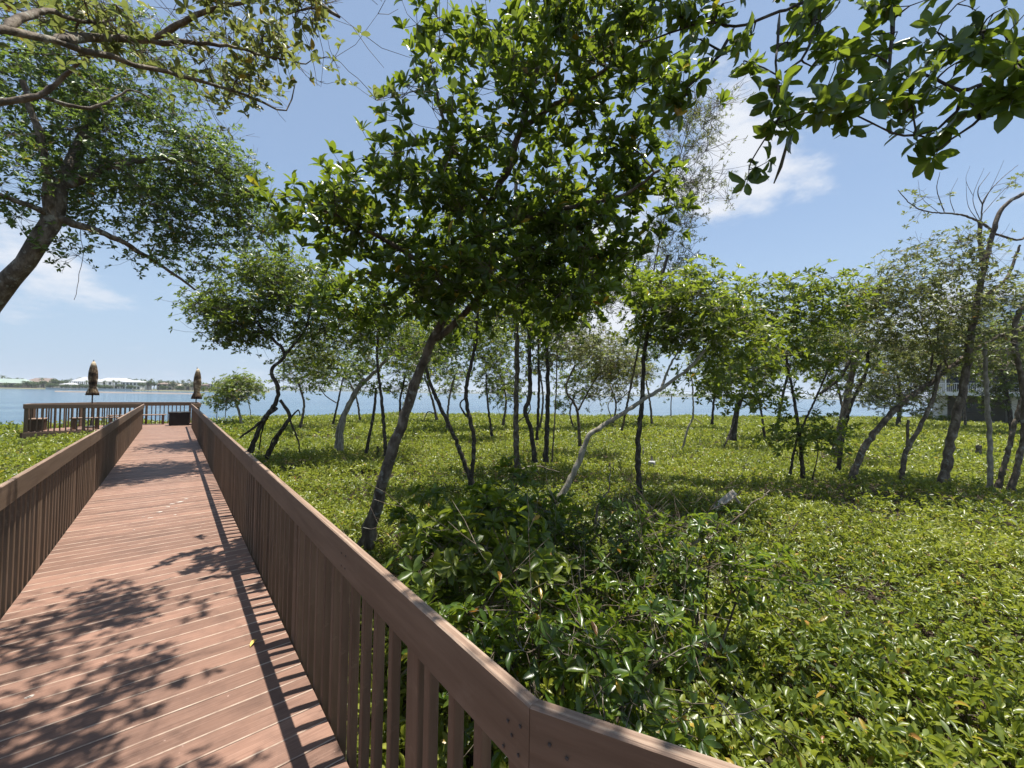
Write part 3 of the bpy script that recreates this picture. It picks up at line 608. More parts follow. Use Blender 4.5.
tree('tall_tree', 'tallest right hand tree with thick grey trunk and bare twisted limbs against the sky', 'tree',
     [([(943, 490, 11), (953, 430, 11), (965, 380, 11), (973, 325, 11), (980, 285, 11), (990, 245, 11), (1003, 208, 11), (1030, 190, 11)], .145, .05),
      ([(978, 270, 11), (980, 240, 11), (980, 222, 11)], .08, .055, 1), ([(1000, 238, 11), (985, 225, 11), (962, 215, 11), (930, 212, 11), (912, 205, 11), (898, 190, 11)], .045, .01, 1), ([(945, 213, 11), (937, 190, 11), (940, 172, 11)], .02, .006, 1),
      ([(982, 222, 11), (984, 200, 11), (1000, 180, 11), (1018, 165, 11)], .025, .006, 1), ([(984, 205, 11), (978, 190, 11), (990, 172, 11)], .018, .005, 1), ([(981, 222, 11), (973, 198, 11), (984, 168, 11)], .013, .003, 1), ([(984, 214, 11), (1002, 192, 11), (1024, 172, 11)], .012, .003, 1), ([(983, 205, 11), (996, 178, 11), (1004, 160, 11)], .011, .003, 1), ([(978, 222, 11), (968, 205, 11), (966, 182, 11)], .012, .003, 1),
      ([(996, 186, 11), (1012, 182, 11), (1022, 186, 11)], .008, .003, 1), ([(975, 196, 11), (966, 180, 11), (970, 166, 11)], .008, .003, 1), ([(938, 212, 11), (922, 198, 11), (918, 180, 11)], .011, .003, 1), ([(955, 214, 11), (950, 196, 11), (958, 178, 11)], .012, .003, 1),
      ([(1003, 236, 11), (1018, 240, 11), (1030, 232, 11)], .04, .03, 1), ([(978, 300, 11), (1005, 280, 11), (1020, 245, 11)], .07, .03, 1)],
     [(935, 265, 11, 45, 22, 1.0), (900, 285, 11, 38, 18, .9), (955, 245, 11, 25, 14, .6, .7), (992, 290, 11, 28, 30, .9, .7), (930, 305, 11, 50, 26, 1.1), (1010, 320, 11, 25, 30, .9, .6), (920, 200, 11, 30, 12, .4, .28), (995, 180, 11, 22, 14, .4, .06), (870, 310, 11.3, 30, 22, .8)],
     L=.105, W=.048, leaf='leaf_olive', bark='bark', dens=0.53, clus=.27, twigr=.0038, bare=1)
tree('thin_tree', 'thin curved trunk with a short broken stub, left of the thick grey trunk', 'tree',
     [([(902, 484, 11.3), (906, 452, 11.3), (922, 424, 11.3), (934, 395, 11.3), (940, 365, 11.3)], .085, .05), ([(907, 450, 11.3), (908, 420, 11.3)], .05, .04, 1)], [(940, 350, 11.4, 30, 24, 1.0)], L=.115, W=.052, leaf='leaf_olive', bark='bark', dens=0.43, clus=.28)
tree('thin_tree', 'thin pale mottled upright trunk right of the thick grey trunk', 'tree',
     [([(990, 488, 10.9), (990, 440, 10.9), (987, 400, 10.9), (985, 345, 10.9)], .075, .05)], [(985, 340, 10.9, 28, 25, .9)], L=.115, W=.052, leaf='leaf_olive', bark='bark_pale', dens=0.37, clus=.28)
tree('thin_tree', 'dark slanting stem at the right edge leaning right from the pale mottled trunk', 'tree',
     [([(998, 488, 10.7), (1008, 452, 10.7), (1018, 412, 10.7), (1028, 380, 10.7)], .075, .05)], [(1022, 360, 10.7, 25, 22, .8)], L=.115, W=.052, leaf='leaf_olive', bark='bark', dens=0.37, clus=.28)
tree('curved_tree', 'curved dark trunk at the far right edge of the view', 'tree',
     [([(1011, 490, 10.5), (1022, 445, 10.5), (1024, 395, 10.5), (1015, 345, 10.5), (1018, 315, 10.5), (1035, 295, 10.5)], .085, .06)], [(1030, 290, 10.5, 25, 25, .8)], L=.115, W=.052, leaf='leaf_olive', bark='bark', dens=0.37, clus=.28)
# --- background trees near the water
tree('small_tree', 'small round mangrove with a pale bent trunk standing near the water beside the boardwalk', 'tree',
     [([(242, 426, 27), (238, 408, 27), (233, 396, 27), (228, 389, 27)], .11, .07), ([(236, 404, 27), (243, 395, 27)], .06, .04, 1)], [(243, 389, 27, 19, 14, 1.2), (222, 396, 27, 15, 10, 1.0), (236, 382, 27, 12, 8, .8)], L=.17, W=.08, leaf='leaf_bright', bark='bark_pale', dens=1.7, clus=.3, twigr=.01,
     roots=[([(228, 398, 27), (226, 410, 27), (225, 420, 27)], .03, .02), ([(247, 396, 27), (250, 410, 27), (251, 420, 27)], .03, .02), ([(219, 400, 27), (217, 412, 27), (216, 420, 27)], .03, .02)])
tree('background_tree', 'pale trunk tree leaning left at the water edge behind the thick leaning trunk', 'tree',
     [([(437, 420, 32), (431, 395, 32), (424, 375, 32)], .14, .08), ([(436, 414, 32), (428, 412, 32), (424, 420, 32)], .06, .05, 1)], [(425, 368, 32, 25, 18, 1.8), (440, 350, 32, 22, 16, 1.6)], L=.22, W=.1, leaf='leaf_mangrove', bark='bark', dens=.9, clus=.5, twigr=.012)
tree('background_tree', 'yellow-green tree at the water edge seen between the forked stems and the pale straight trunk', 'tree',
     [([(503, 425, 26), (506, 400, 26), (500, 375, 26)], .11, .07), ([(515, 424, 26), (530, 410, 26), (525, 392, 26)], .06, .04)], [(500, 372, 26, 24, 28, 1.6), (485, 345, 26, 24, 24, 1.5), (515, 395, 26, 12, 10, .8), (452, 380, 28, 18, 16, 1.3)], L=.19, W=.085, leaf='leaf_bright', bark='bark', dens=.85, clus=.45, twigr=.01)
tree('background_tree', 'olive tree with fine branching by the water, left of the crossed trunks', 'tree',
     [([(612, 428, 30), (616, 405, 30), (610, 385, 30)], .11, .06), ([(616, 404, 30), (628, 392, 30), (636, 384, 30)], .06, .03, 1)], [(612, 380, 30, 24, 20, 1.6), (640, 375, 30, 16, 14, 1.2), (592, 385, 30, 15, 18, 1.2)], L=.2, W=.08, leaf='leaf_olive', bark='bark', dens=.75, clus=.5, twigr=.012, bare=1)
tree('small_tree', 'tiny flat topped sapling alone at the water edge, left of the bright right middle crown', 'tree',
     [([(671, 416, 42), (671, 403, 42), (672, 394, 42)], .08, .05)], [(673, 393, 42, 13, 3, 1.0)], L=.24, W=.1, leaf='leaf_mangrove', bark='bark', dens=.7, clus=.4, twigr=.012)
tree('background_tree', 'olive tree with two stems behind the low bright tree, beside open water', 'tree',
     [([(775, 440, 24), (782, 400, 24), (790, 365, 24)], .13, .07), ([(765, 440, 24), (760, 405, 24), (752, 380, 24)], .1, .06)], [(790, 350, 24, 34, 28, 2.0), (755, 360, 24, 28, 25, 1.7), (820, 345, 24, 28, 25, 1.6)], L=.18, W=.075, leaf='leaf_mangrove', bark='bark_dark', dens=.85, clus=.5, twigr=.01)
tree('background_tree', 'dense round olive tree left of the stucco house', 'tree',
     [([(898, 428, 34), (900, 400, 34), (898, 375, 34)], .2, .12)], [(900, 365, 34, 34, 32, 2.6), (915, 395, 34, 22, 20, 1.8), (880, 395, 34, 22, 16, 1.6), (940, 350, 34, 26, 26, 2.0)], L=.22, W=.09, leaf='leaf_olive', bark='bark_dark', dens=.9, clus=.6, twigr=.014)
tree('background_tree', 'dark leafy tree overhanging the right end of the stucco house', 'tree',
     [([(1012, 436, 30), (1008, 400, 30), (1000, 365, 30)], .18, .1)], [(1000, 365, 30, 30, 26, 2.2), (1020, 340, 30, 26, 30, 2.0), (1000, 395, 30, 20, 12, 1.2)], L=.2, W=.085, leaf='leaf_mangrove', bark='bark_dark', dens=.85, clus=.55, twigr=.012)
tree('background_tree', 'slim olive tree rising in front of the stucco house wall', 'tree',
     [([(966, 432, 36), (964, 400, 36), (966, 370, 36)], .14, .08)], [(955, 350, 36, 30, 22, 2.2), (985, 345, 36, 28, 24, 2.0), (970, 325, 36, 30, 20, 2.0), (978, 374, 36, 26, 9, 1.6, .7)], L=.22, W=.09, leaf='leaf_olive', bark='bark', dens=.75, clus=.6, twigr=.014)
# --- more crowns along the water edge
for lab, st, bl, lf, bk, Lf in (
   ('light green tree by the water directly behind the twisted dark tree', [([(300, 428, 24), (304, 405, 24), (298, 380, 24)], .1, .06)], [(296, 372, 24, 20, 16, 1.3), (312, 350, 24, 24, 18, 1.4)], 'leaf_bright', 'bark', .18),
   ('small leafy tree at the water edge left of the thin straight dark trunk', [([(360, 420, 30), (357, 400, 30), (350, 382, 30)], .1, .06)], [(352, 375, 30, 20, 14, 1.5), (368, 355, 30, 22, 18, 1.6)], 'leaf_mangrove', 'bark', .2),
   ('dense light green tree between the pale leaning tree and the thick leaning trunk', [([(402, 436, 20), (400, 405, 20), (405, 375, 20)], .09, .05)], [(402, 355, 20, 26, 22, 1.3), (395, 382, 20, 18, 12, 1.0), (418, 330, 20, 22, 18, 1.2)], 'leaf_bright', 'bark_dark', .16),
   ('leafy tree behind the left stem of the low forked dark tree', [([(447, 428, 25), (449, 400, 25), (455, 375, 25)], .1, .06)], [(452, 355, 25, 22, 24, 1.6), (465, 330, 25, 22, 20, 1.5), (440, 335, 25, 20, 18, 1.4)], 'leaf_olive2', 'bark', .18),
   ('bright crowned tree behind the right stem of the low forked dark tree', [([(492, 436, 21), (488, 405, 21), (486, 375, 21)], .09, .05)], [(490, 345, 21, 24, 24, 1.4), (502, 390, 21, 14, 14, .9), (480, 320, 21, 24, 18, 1.3)], 'leaf_bright', 'bark_dark', .16),
   ('yellowish tree behind the kinked dark trunk and the stout upright one', [([(540, 428, 27), (543, 400, 27), (540, 370, 27)], .1, .06)], [(540, 350, 27, 24, 26, 1.7), (562, 335, 27, 24, 22, 1.6), (520, 335, 27, 22, 22, 1.5)], 'leaf_olive', 'bark', .19),
   ('olive bushy tree by the water left of the elbow of the pale leaning trunk', [([(574, 430, 28), (570, 412, 28), (575, 395, 28)], .09, .05)], [(572, 385, 28, 18, 18, 1.4), (590, 360, 28, 24, 22, 1.7), (556, 400, 28, 10, 8, .8)], 'leaf_bright', 'bark', .2),
   ('grey green tree behind the single upright dark trunk', [([(652, 424, 33), (650, 402, 33), (646, 380, 33)], .12, .07)], [(640, 350, 33, 24, 24, 2.0), (660, 335, 33, 22, 24, 1.9)], 'leaf_olive2', 'bark', .22),
   ('leafy tree by the water right of the thin pale dead stem', [([(712, 424, 30), (714, 400, 30), (718, 375, 30)], .12, .07)], [(720, 385, 30, 20, 18, 1.6), (708, 350, 30, 28, 28, 2.0)], 'leaf_mangrove', 'bark_dark', .2),
   ('olive tree behind the crossing trunks at right, beside the open water gap', [([(845, 432, 26), (842, 405, 26), (836, 380, 26)], .12, .07)], [(832, 375, 26, 26, 24, 1.7), (850, 345, 26, 26, 24, 1.7)], 'leaf_olive', 'bark', .18)):
    tree('background_tree', lab, 'tree', st, bl, L=Lf, W=Lf * .45, leaf=lf, bark=bk, dens=.75, clus=.45, twigr=.009)
# --- near branches top right, leaves close to the lens
ros = [(750, 165, 1.9), (781, 120, 1.85), (776, 88, 1.85), (746, 62, 1.9), (735, 36, 2.0), (700, 42, 2.1), (690, 88, 2.1), (830, 88, 1.85), (822, 110, 1.8), (812, 60, 1.9), (842, 45, 1.9), (866, 62, 1.9),
       (885, 102, 1.8), (905, 105, 1.8), (922, 88, 1.8), (926, 60, 1.85), (932, 128, 1.75), (946, 148, 1.75), (890, 30, 1.95), (940, 26, 1.9), (965, 60, 1.8), (985, 40, 1.8), (1000, 88, 1.7), (1012, 22, 1.75),
       (1015, 76, 1.65), (870, 12, 2.0), (800, 15, 2.0), (760, 20, 2.05), (842, 114, 1.8), (862, 112, 1.8), (720, 8, 2.1), (672, 22, 2.2), (660, 62, 2.2), (985, 10, 1.8), (915, 8, 1.9), (668, 105, 2.2), (1005, 50, 1.7), (960, 95, 1.75),
       (640, 30, 2.3), (655, 5, 2.3), (690, 15, 2.2), (705, 70, 2.1), (830, 20, 1.95), (780, 40, 1.95), (950, 5, 1.85), (1020, 100, 1.65), (850, 75, 1.85), (900, 75, 1.85)]
tree('overhanging_tree', 'near mangrove branches with large dark leaves hanging into the top right sky', 'tree',
     [([('w', 3.7, -.75, -1.0), ('w', 3.5, -.5, 1.0), ('w', 3.1, -.2, 2.6), ('w', 2.9, -.35, 4.0), ('w', 2.6, .5, 4.75), ('w', 2.2, 1.2, 4.9)], .11, .015), ([('w', 3.1, -.2, 2.6), (1075, 20, 2.1), (1020, 52, 1.95), (985, 82, 1.85), (955, 112, 1.8), (930, 132, 1.78), (905, 134, 1.78), (880, 128, 1.8), (845, 108, 1.82)], .024, .003, 1),
      ([('w', 3.1, -.2, 2.6), (1060, -80, 2.2), (950, -40, 2.1), (840, -10, 2.05), (770, 15, 2.05), (735, 26, 2.1), (700, 24, 2.15), (640, 42, 2.3)], .03, .004, 1),
      ([(900, -28, 2.05), (892, 40, 1.95), (885, 80, 1.85), (866, 105, 1.82)], .014, .004, 1), ([(820, -5, 2.05), (808, 50, 1.92), (785, 72, 1.88)], .012, .004, 1), ([(785, 20, 2.02), (776, 75, 1.88), (783, 110, 1.86), (764, 140, 1.88), (752, 160, 1.9)], .008, .003, 1),
      ([(985, 82, 1.85), (960, 90, 1.8), (925, 75, 1.83), (905, 80, 1.83)], .01, .004, 1), ([(1024, 50, 1.95), (1000, 30, 1.85), (950, 40, 1.87)], .015, .005, 1), ([(735, 26, 2.1), (715, 60, 2.1), (680, 95, 2.12)], .012, .004, 1), ([(1020, 95, 1.7), (980, 118, 1.75), (950, 140, 1.75)], .008, .004, 1), ([(1040, 60, 1.9), (1030, 80, 1.7), (1015, 95, 1.66)], .012, .006, 1)],
     [(x, y, z, 12, 9, .05, 2.6 if y > 140 or x < 790 and y > 100 else 1.0) for x, y, z in ros] + [('w', 2.6, 2.1, 5.3, .8, .7, .35, 1.6), ('w', 2.1, 1.2, 4.8, .8, .6, .35, 3.5), ('w', 3.3, 2.6, 5.7, .8, .7, .4, 3), ('w', 1.5, 1.2, 4.6, .5, .7, .3, 1.5), ('w', 2.9, .6, 4.6, .8, .6, .35, 2.5), ('w', 1.6, .3, 4.4, .6, .5, .3, 1.5)], L=.086, W=.043, k=6, leaf='leaf_mangrove', bark='bark_dark', dens=.5, dmul=1.0, per=3, ncmin=1, hi=True, clus=.045, twigr=.0028, up=.1, theta=(55, 110), pods=12, tint=.45, droop=.5)


# ------------------------------------------------------------------ boardwalk
XL, XR = -0.90, 0.645          # inner faces of the two rail boards
YEND = 23.2                    # boardwalk meets the platform
YFAR = 25.75
FX = 0.5                       # flare of the near right corner: dx per -dy below Y0
Y0F = 0.69
def deck_mesh(name, rows, z1=0.0, th=0.028):
    V = []; F = []; mi = []; T = []; n = 0
    cz = 0.0045
    for (ya, yb, xa0, xb0, xa1, xb1) in rows:    # left/right x at near and far edge
        t = random.random(); dz = random.uniform(-0.0012, 0.0012)
        c = 0.0032
        # profile in y: bottom near, near top chamfer, top, far chamfer
        prof = [(ya, z1 - th), (ya, z1 - cz), (ya + c, z1), (yb - c, z1), (yb, z1 - cz), (yb, z1 - th)]
        def xs(y, a, b): return a + (b - a) * (y - ya) / (yb - ya)
        for side in (0, 1):
            for y, z in prof:
                x = xs(y, xa0, xa1) if side == 0 else xs(y, xb0, xb1)
                V.append((x, y, z + dz)); T.append(t)
        for i in range(6):
            j = (i + 1) % 6
            F.append((n + i, n + 6 + i, n + 6 + j, n + j)); mi.append(1 if i == 1 else 0)
        F.append((n, n + 1, n + 2, n + 3, n + 4, n + 5)); mi.append(0)
        F.append((n + 11, n + 10, n + 9, n + 8, n + 7, n + 6)); mi.append(0)
        n += 12
    me = bpy.data.meshes.new(name); me.from_pydata(V, [], F); me.materials.append(MAT['deck']); me.materials.append(MAT['deck_edge'])
    me.polygons.foreach_set('material_index', mi); me.update()
    a = me.attributes.new('tint', 'FLOAT', 'POINT'); a.data.foreach_set('value', np.array(T, dtype=np.float32))
    return me
rows = []; y = -3.0; BW, GAP = 0.137, 0.006
dxl, dxr = XL - 0.036, XR + 0.03
def rx_edge(y): return dxr + max(0.0, (Y0F - y) * FX)
while y < YEND - 0.02:
    rows.append((y, y + BW, dxl, rx_edge(y), dxl, rx_edge(y + BW))); y += BW + GAP
bw = link('boardwalk', deck_mesh('boardwalk', rows)); tag(bw, 'reddish brown plank boardwalk running straight out to the platform', 'boardwalk', kind='structure')
# platform
PLX0, PLX1 = -4.25, 1.02
rows = []
def pl_edges(y):
    xl = PLX0 + max(0, (y - 24.1)) * 1.0
    return xl, PLX1 if y > 23.5 else dxr + (PLX1 - dxr) * max(0, (y - YEND)) / 0.3
while y < YFAR:
    a, b = pl_edges(y); a2, b2 = pl_edges(y + BW); rows.append((y, y + BW, a, b, a2, b2)); y += BW + GAP
pl = link('platform_deck', deck_mesh('platform_deck', rows)); tag(pl, 'reddish brown plank platform at the far end of the boardwalk', 'deck', kind='structure')
# joists and piles under the deck (part of the structure)
jm = MB()
for x in (dxl + 0.05, -0.13, dxr - 0.05): jm.box(x - 0.02, x + 0.02, -3, YFAR, -0.22, -0.033)
for yy in np.arange(-2.5, 25, 2.6):
    for x in (dxl + 0.16, dxr - 0.16): jm.lathe([(0.09, -2.4), (0.085, -0.226)], 10, (x, yy))
for x in (-4.1, -2.4): 
    for yy in (23.5, 24.05): jm.lathe([(0.09, -2.4), (0.085, -0.226)], 10, (x, yy))
jm.box(-4.3, -1.02, 23.23, 23.27, -0.22, -0.035); jm.box(-4.3, -1.02, 24.0, 24.04, -0.22, -0.035)
o = jm.obj('boardwalk_frame', ['wood_dark']); tag(o, 'dark joists and piles carrying the boardwalk', 'frame', kind='structure')

# railings
RT = 1.034; RB = 0.172; TH = 0.038
_bal = MB(); _bal.cbox(-0.019, 0.019, -0.019, 0.019, -0.235, RT - 0.125, c=0.003, axis='z'); BAL = _bal.mesh('baluster', ['wood_post'])
_pst = MB(); _pst.cbox(-0.044, 0.044, -0.044, 0.044, -1.35, RT - RB + 0.02, c=0.004, axis='z'); PST = _pst.mesh('post', ['wood_post'])
def railing(label, path, outsign, spacing=0.15, post_every=1.8, group=None, start=0.3, skirt=True, budget=100):
    """path: inner-face polyline; outward = outsign * left normal"""
    e = empty('railing', (path[0][0], path[0][1], 0), label, 'railing', group)
    o0 = np.array([path[0][0], path[0][1], 0.0])
    bal = []
    for s in range(len(path) - 1):
        a = np.array(path[s], float); b = np.array(path[s + 1], float); d = b - a; ln = np.linalg.norm(d); d /= ln
        nrm = np.array([-d[1], d[0]]) * outsign; ang = math.atan2(d[1], d[0]); yo = outsign
        # rail boards
        u = 0.0
        while u < ln - 0.05:
            l = min(3.66, ln - u)
            if ln - u - l < 0.6: l = ln - u
            m = MB(); jz = random.uniform(-0.003, 0.003); jo = random.uniform(0, 0.002)
            y0, y1 = sorted((yo * jo, yo * (TH - 0.001 + jo * 0.2)))
            m.cbox(0.0015, l - 0.0015, y0, y1, RT - RB + jz, RT + jz, c=0.005, axis='x', mtop=1)
            q = a + d * u
            link('top_rail', m.mesh('top_rail', ['wood_rail', 'wood_rail_top']), e, (q[0] - o0[0], q[1] - o0[1], 0), ang)
            if skirt:
                m = MB(); y0, y1 = sorted((yo * 0.003, yo * (TH)))
                m.cbox(0.002, l - 0.002, y0, y1, -0.23, -0.034, c=0.003, axis='x')
                link('rim_board', m.mesh('rim_board', ['wood_rail']), e, (q[0] - o0[0], q[1] - o0[1], 0), ang)
            u += l
        # posts
        ps = list(np.arange(start, ln - 0.05, post_every))
        for u in ps:
            q = a + d * u + nrm * (TH + 0.046)
            link('post', PST, e, (q[0] - o0[0], q[1] - o0[1], random.uniform(-0.004, 0.004)), ang)
        u = 0.06
        while u < ln - 0.03:
            if not any(abs(u - p) < 0.075 for p in ps):
                q = a + d * (u + random.uniform(-0.006, 0.006)) + nrm * (TH + 0.0205)
                bal.append((np.hypot(q[0], q[1]), q, ang + random.uniform(-0.03, 0.03)))
            u += spacing
    bal.sort(key=lambda t: t[0])
    for dist, q, ang in bal[:budget]:
        link('baluster', BAL, e, (q[0] - o0[0], q[1] - o0[1], random.uniform(-0.006, 0.003)), ang)
    if len(bal) > budget:
        m = MB()
        for dist, q, ang in bal[budget:]:
            m.cbox(q[0] - 0.019 - o0[0], q[0] + 0.019 - o0[0], q[1] - 0.019 - o0[1], q[1] + 0.019 - o0[1], -0.235, RT - 0.125, c=0.003, axis='z')
        o = m.obj('baluster', ['wood_post'], e); o['kind'] = 'stuff'
    return e
dflare = np.array([0.447, -0.894]); c0 = np.array([XR, Y0F]); c1 = c0 + dflare * 3.2
r_right = railing('brown wooden railing along the right side of the boardwalk, bending outward at its near corner',
        [(XR, YEND), (XR, Y0F), tuple(c1)], 1, start=0.25)
r_left = railing('brown wooden railing along the left side of the boardwalk', [(XL, -2.5), (XL, YEND)], 1, start=1.2)
r_pf = railing('brown railing with open balusters around the far platform',
        [(XL - 0.1, YEND + 0.02), (PLX0, YEND + 0.02), (PLX0, 24.1), (PLX0 + (YFAR - 24.1), YFAR), (PLX1, YFAR), (PLX1, YEND + 0.35), (XR + 0.08, YEND + 0.02)], 1 if False else -1, start=0.08, post_every=1.6)


def screws(parent, q, d, yo, spots):
    o0 = Vector(parent.location)
    for u, z in spots:
        m = MB(); m.lathe([(0.0045, 0.0), (0.0045, 0.0016), (0.002, 0.0022)], 8)
        p = np.array(q) + np.array(d) * u - np.array([-d[1], d[0]]) * yo * 0.0005
        o = link('screw', m.mesh('screw', ['metal']), parent, (p[0] - o0.x, p[1] - o0.y, z)); o.rotation_euler = (R(90), 0, math.atan2(d[1], d[0]) + (0 if yo > 0 else math.pi))
screws(r_right, (XR, Y0F), (0, 1), -1, [(.03, .97), (.035, .9), (.075, .955), (.06, .93), (.09, .885), (1.28, .97), (1.285, .91), (1.34, .965), (1.34, .905)])
screws(r_right, (XR, Y0F), tuple(dflare), 1, [(.05, .965), (.052, .9), (.09, .95)])

# benches on the platform
def bench(label, x, y, ln, rz):
    e = empty('bench', (x, y, 0), label, 'bench', 'built-in benches on the platform', rz)
    for k in range(3):
        m = MB(); m.cbox(-ln / 2, ln / 2, -0.2 + k * 0.14, -0.07 + k * 0.14, 0.43, 0.468, axis='x', mtop=1); m.obj('seat_plank', ['wood_rail', 'wood_rail_top'], e)
    for sx in np.linspace(-ln / 2 + 0.12, ln / 2 - 0.12, 3):
        m = MB(); m.box(sx - 0.045, sx + 0.045, -0.18, 0.19, 0.002, 0.428); m.obj('leg', ['wood_post'], e)
    return e
bench('long plank bench in front of the far platform railing, beside the black box', -1.2, 25.35, 2.0, 0)
bench('plank bench along the left end of the platform', -3.95, 23.75, 0.85, R(90))
bench('plank bench inside the near platform railing, left of the boardwalk', -2.35, 23.72, 1.5, 0)

# storage box
e = empty('storage_box', (0.27, 24.3, 0), 'black wicker storage box with a lid at the end of the boardwalk', 'storage box')
m = MB(); m.cbox(-0.37, 0.37, -0.25, 0.25, 0.03, 0.56, c=0.012, axis='x'); m.obj('box_body', ['black_plastic'], e)
m = MB(); m.cbox(-0.39, 0.39, -0.27, 0.27, 0.562, 0.63, c=0.015, axis='x'); lid = m.obj('lid', ['black_plastic'], e)
m = MB(); m.cbox(-0.06, 0.06, -0.285, -0.271, 0.585, 0.605, c=0.003, axis='x'); m.obj('handle', ['metal'], lid)
for sx in (-0.32, 0.32):
    for sy in (-0.2, 0.2):
        m = MB(); m.box(sx - 0.03, sx + 0.03, sy - 0.03, sy + 0.03, 0.001, 0.028); m.obj('foot', ['black_plastic'], e)

# closed umbrellas
def umbrella(label, x, y, top, lean):
    e = empty('patio_umbrella', (x, y, 0), label, 'umbrella', 'closed umbrellas on the platform')
    m = MB(); m.lathe([(0.24, 0.002), (0.24, 0.05), (0.08, 0.07), (0.045, 0.08), (0.04, 0.3)], 20); m.obj('base', ['metal'], e, smooth=False)
    m = MB(); m.lathe([(0.024, 0.08), (0.022, top - 0.12)], 12); m.obj('pole', ['metal'], e, smooth=True)
    h0 = top - 1.5
    prof = [(0.04, h0 + 0.1), (0.10, h0 + 0.02), (0.155, h0), (0.15, h0 + 0.1), (0.115, h0 + 0.26), (0.09, h0 + 0.34), (0.105, h0 + 0.5), (0.125, h0 + 0.75), (0.12, h0 + 1.0), (0.095, h0 + 1.2), (0.07, h0 + 1.33), (0.03, h0 + 1.42)]
    m = MB(); m.lathe(prof, 24, lobes=[0.1, .35, .4, .35, .25, .2, .25, .24, .22, .18, .12, .05]); o = m.obj('canopy', ['umbrella_canvas'], e, smooth=True); o.rotation_euler = (lean, lean, 0)
    m = MB(); m.lathe([(0.105, h0 + 1.17), (0.078, h0 + 1.31), (0.035, h0 + 1.435)], 16, lobes=[.12, .12, .05]); o2 = m.obj('top_cap', ['umbrella_tan'], e, smooth=True); o2.rotation_euler = (lean, lean, 0)
    m = MB(); m.lathe([(0.012, h0 + 1.42), (0.022, h0 + 1.45), (0.012, h0 + 1.49), (0.003, h0 + 1.51)], 10); m.obj('finial', ['metal'], e, smooth=True)
    m = MB(); m.lathe([(0.108, h0 + 0.325), (0.108, h0 + 0.36)], 24); m.obj('tie_strap', ['umbrella_canvas'], e, smooth=True)
    return e
umbrella('closed umbrella with mottled brown and tan canvas standing left on the platform', -2.6, 24.55, 2.86, 0.0)
umbrella('closed dark brown umbrella with tan tip beside the right railing end', 0.86, 24.3, 2.72, 0.012)

# fallen leaf and droppings on the deck
def deckpt(px, py, z=0.0):
    d = P(px, py, 1.0) - CAM; return CAM + d * ((z - H) / d[2])
q = deckpt(250, 648)
V, fg, t = leaves(np.array([[0, 0, 0.004]]), np.array([[0.55, 0.8, 0.12]]), np.array([[0, 0.2, 1.0]]), np.array([0.085]), np.array([0.03]), np.array([0.98]))
o = link('fallen_leaf', mesh_np('fallen_leaf', V, fg, ['yellow_leaf']), None, tuple(q + np.array([0, 0, 0.003])))
tag(o, 'curled yellow leaf lying on the boardwalk near the right railing', 'leaf')
m = MB()
for (px, py, r) in ((172, 504, .035), (180, 502, .05), (168, 507, .03), (160, 512, .035), (176, 508, .02), (150, 518, .03), (143, 517, .02), (186, 499, .03), (134, 530, .014), (30, 697, .02), (28, 698, .014), (175, 515, .02)):
    q = deckpt(px, py); n = 11; r *= .7; ph = random.uniform(0, 6)
    V = [(q[0] + r * (1.3 + .5 * math.sin(3 * a + ph)) * math.cos(a), q[1] + r * .7 * (1 + .35 * math.sin(2 * a + ph)) * math.sin(a), 0.0035) for a in np.linspace(0, 2 * math.pi, n, endpoint=False)]
    m.add(V, [tuple(range(n))])
o = m.obj('bird_droppings', ['dropping']); tag(o, 'white bird droppings spattered on the boardwalk planks', 'droppings', kind='stuff')

# ------------------------------------------------------------------ terrain, water
SX = [-60, -20, -6, 4, 18, 34, 48, 58, 66, 90, 140]
SY = [22, 28, 32, 42, 41, 32, 23.5, 15.5, 13, 9, 4]
def sines(x, y, sc, seed, n=6):
    r = np.random.default_rng(seed); o = 0
    for i in range(n):
        a = r.uniform(0, 6.28); f = sc * r.uniform(0.6, 1.8); p = r.uniform(0, 6.28)
        o = o + np.sin((x * math.cos(a) + y * math.sin(a)) * f + p)
    return o / n
def inland(x, y):
    return np.interp(x, SX, SY) + 1.2 * sines(x, y * 0, 0.35, 5) - y
def gz(x, y):
    s = np.clip(inland(x, y) / 3.0, -1, 1)
    base = np.where(s > 0, -1.0, -1.0 + 1.3 * s)
    return base + 0.05 * sines(x, y, 1.3, 3)
xs = np.concatenate([np.arange(-60, -8, 2.0), np.arange(-8, 20, 0.4), np.arange(20, 141, 2.0)])
ys = np.concatenate([np.arange(-60, -4, 3.0), np.arange(-4, 20, 0.4), np.arange(20, 56, 1.0)])
X, Y = np.meshgrid(xs, ys, indexing='ij'); Zg = gz(X, Y)
nx, ny = X.shape; idx = np.arange(nx * ny).reshape(nx, ny)
F = np.stack([idx[:-1, :-1], idx[1:, :-1], idx[1:, 1:], idx[:-1, 1:]], -1).reshape(-1, 4)
o = link('ground', mesh_np('ground', np.stack([X, Y, Zg], -1).reshape(-1, 3), [F], ['soil'], smooth=True)); tag(o, 'dark soil and leaf litter under the low mangroves', 'ground', kind='structure')
m = MB(); S = 6000
m.add([(-S, -S, -1.38), (S, -S, -1.38), (S, S, -1.38), (-S, S, -1.38)], [(0, 1, 2, 3)])
o = m.obj('water', ['water']); tag(o, 'rippled blue bay water', 'water', kind='structure')

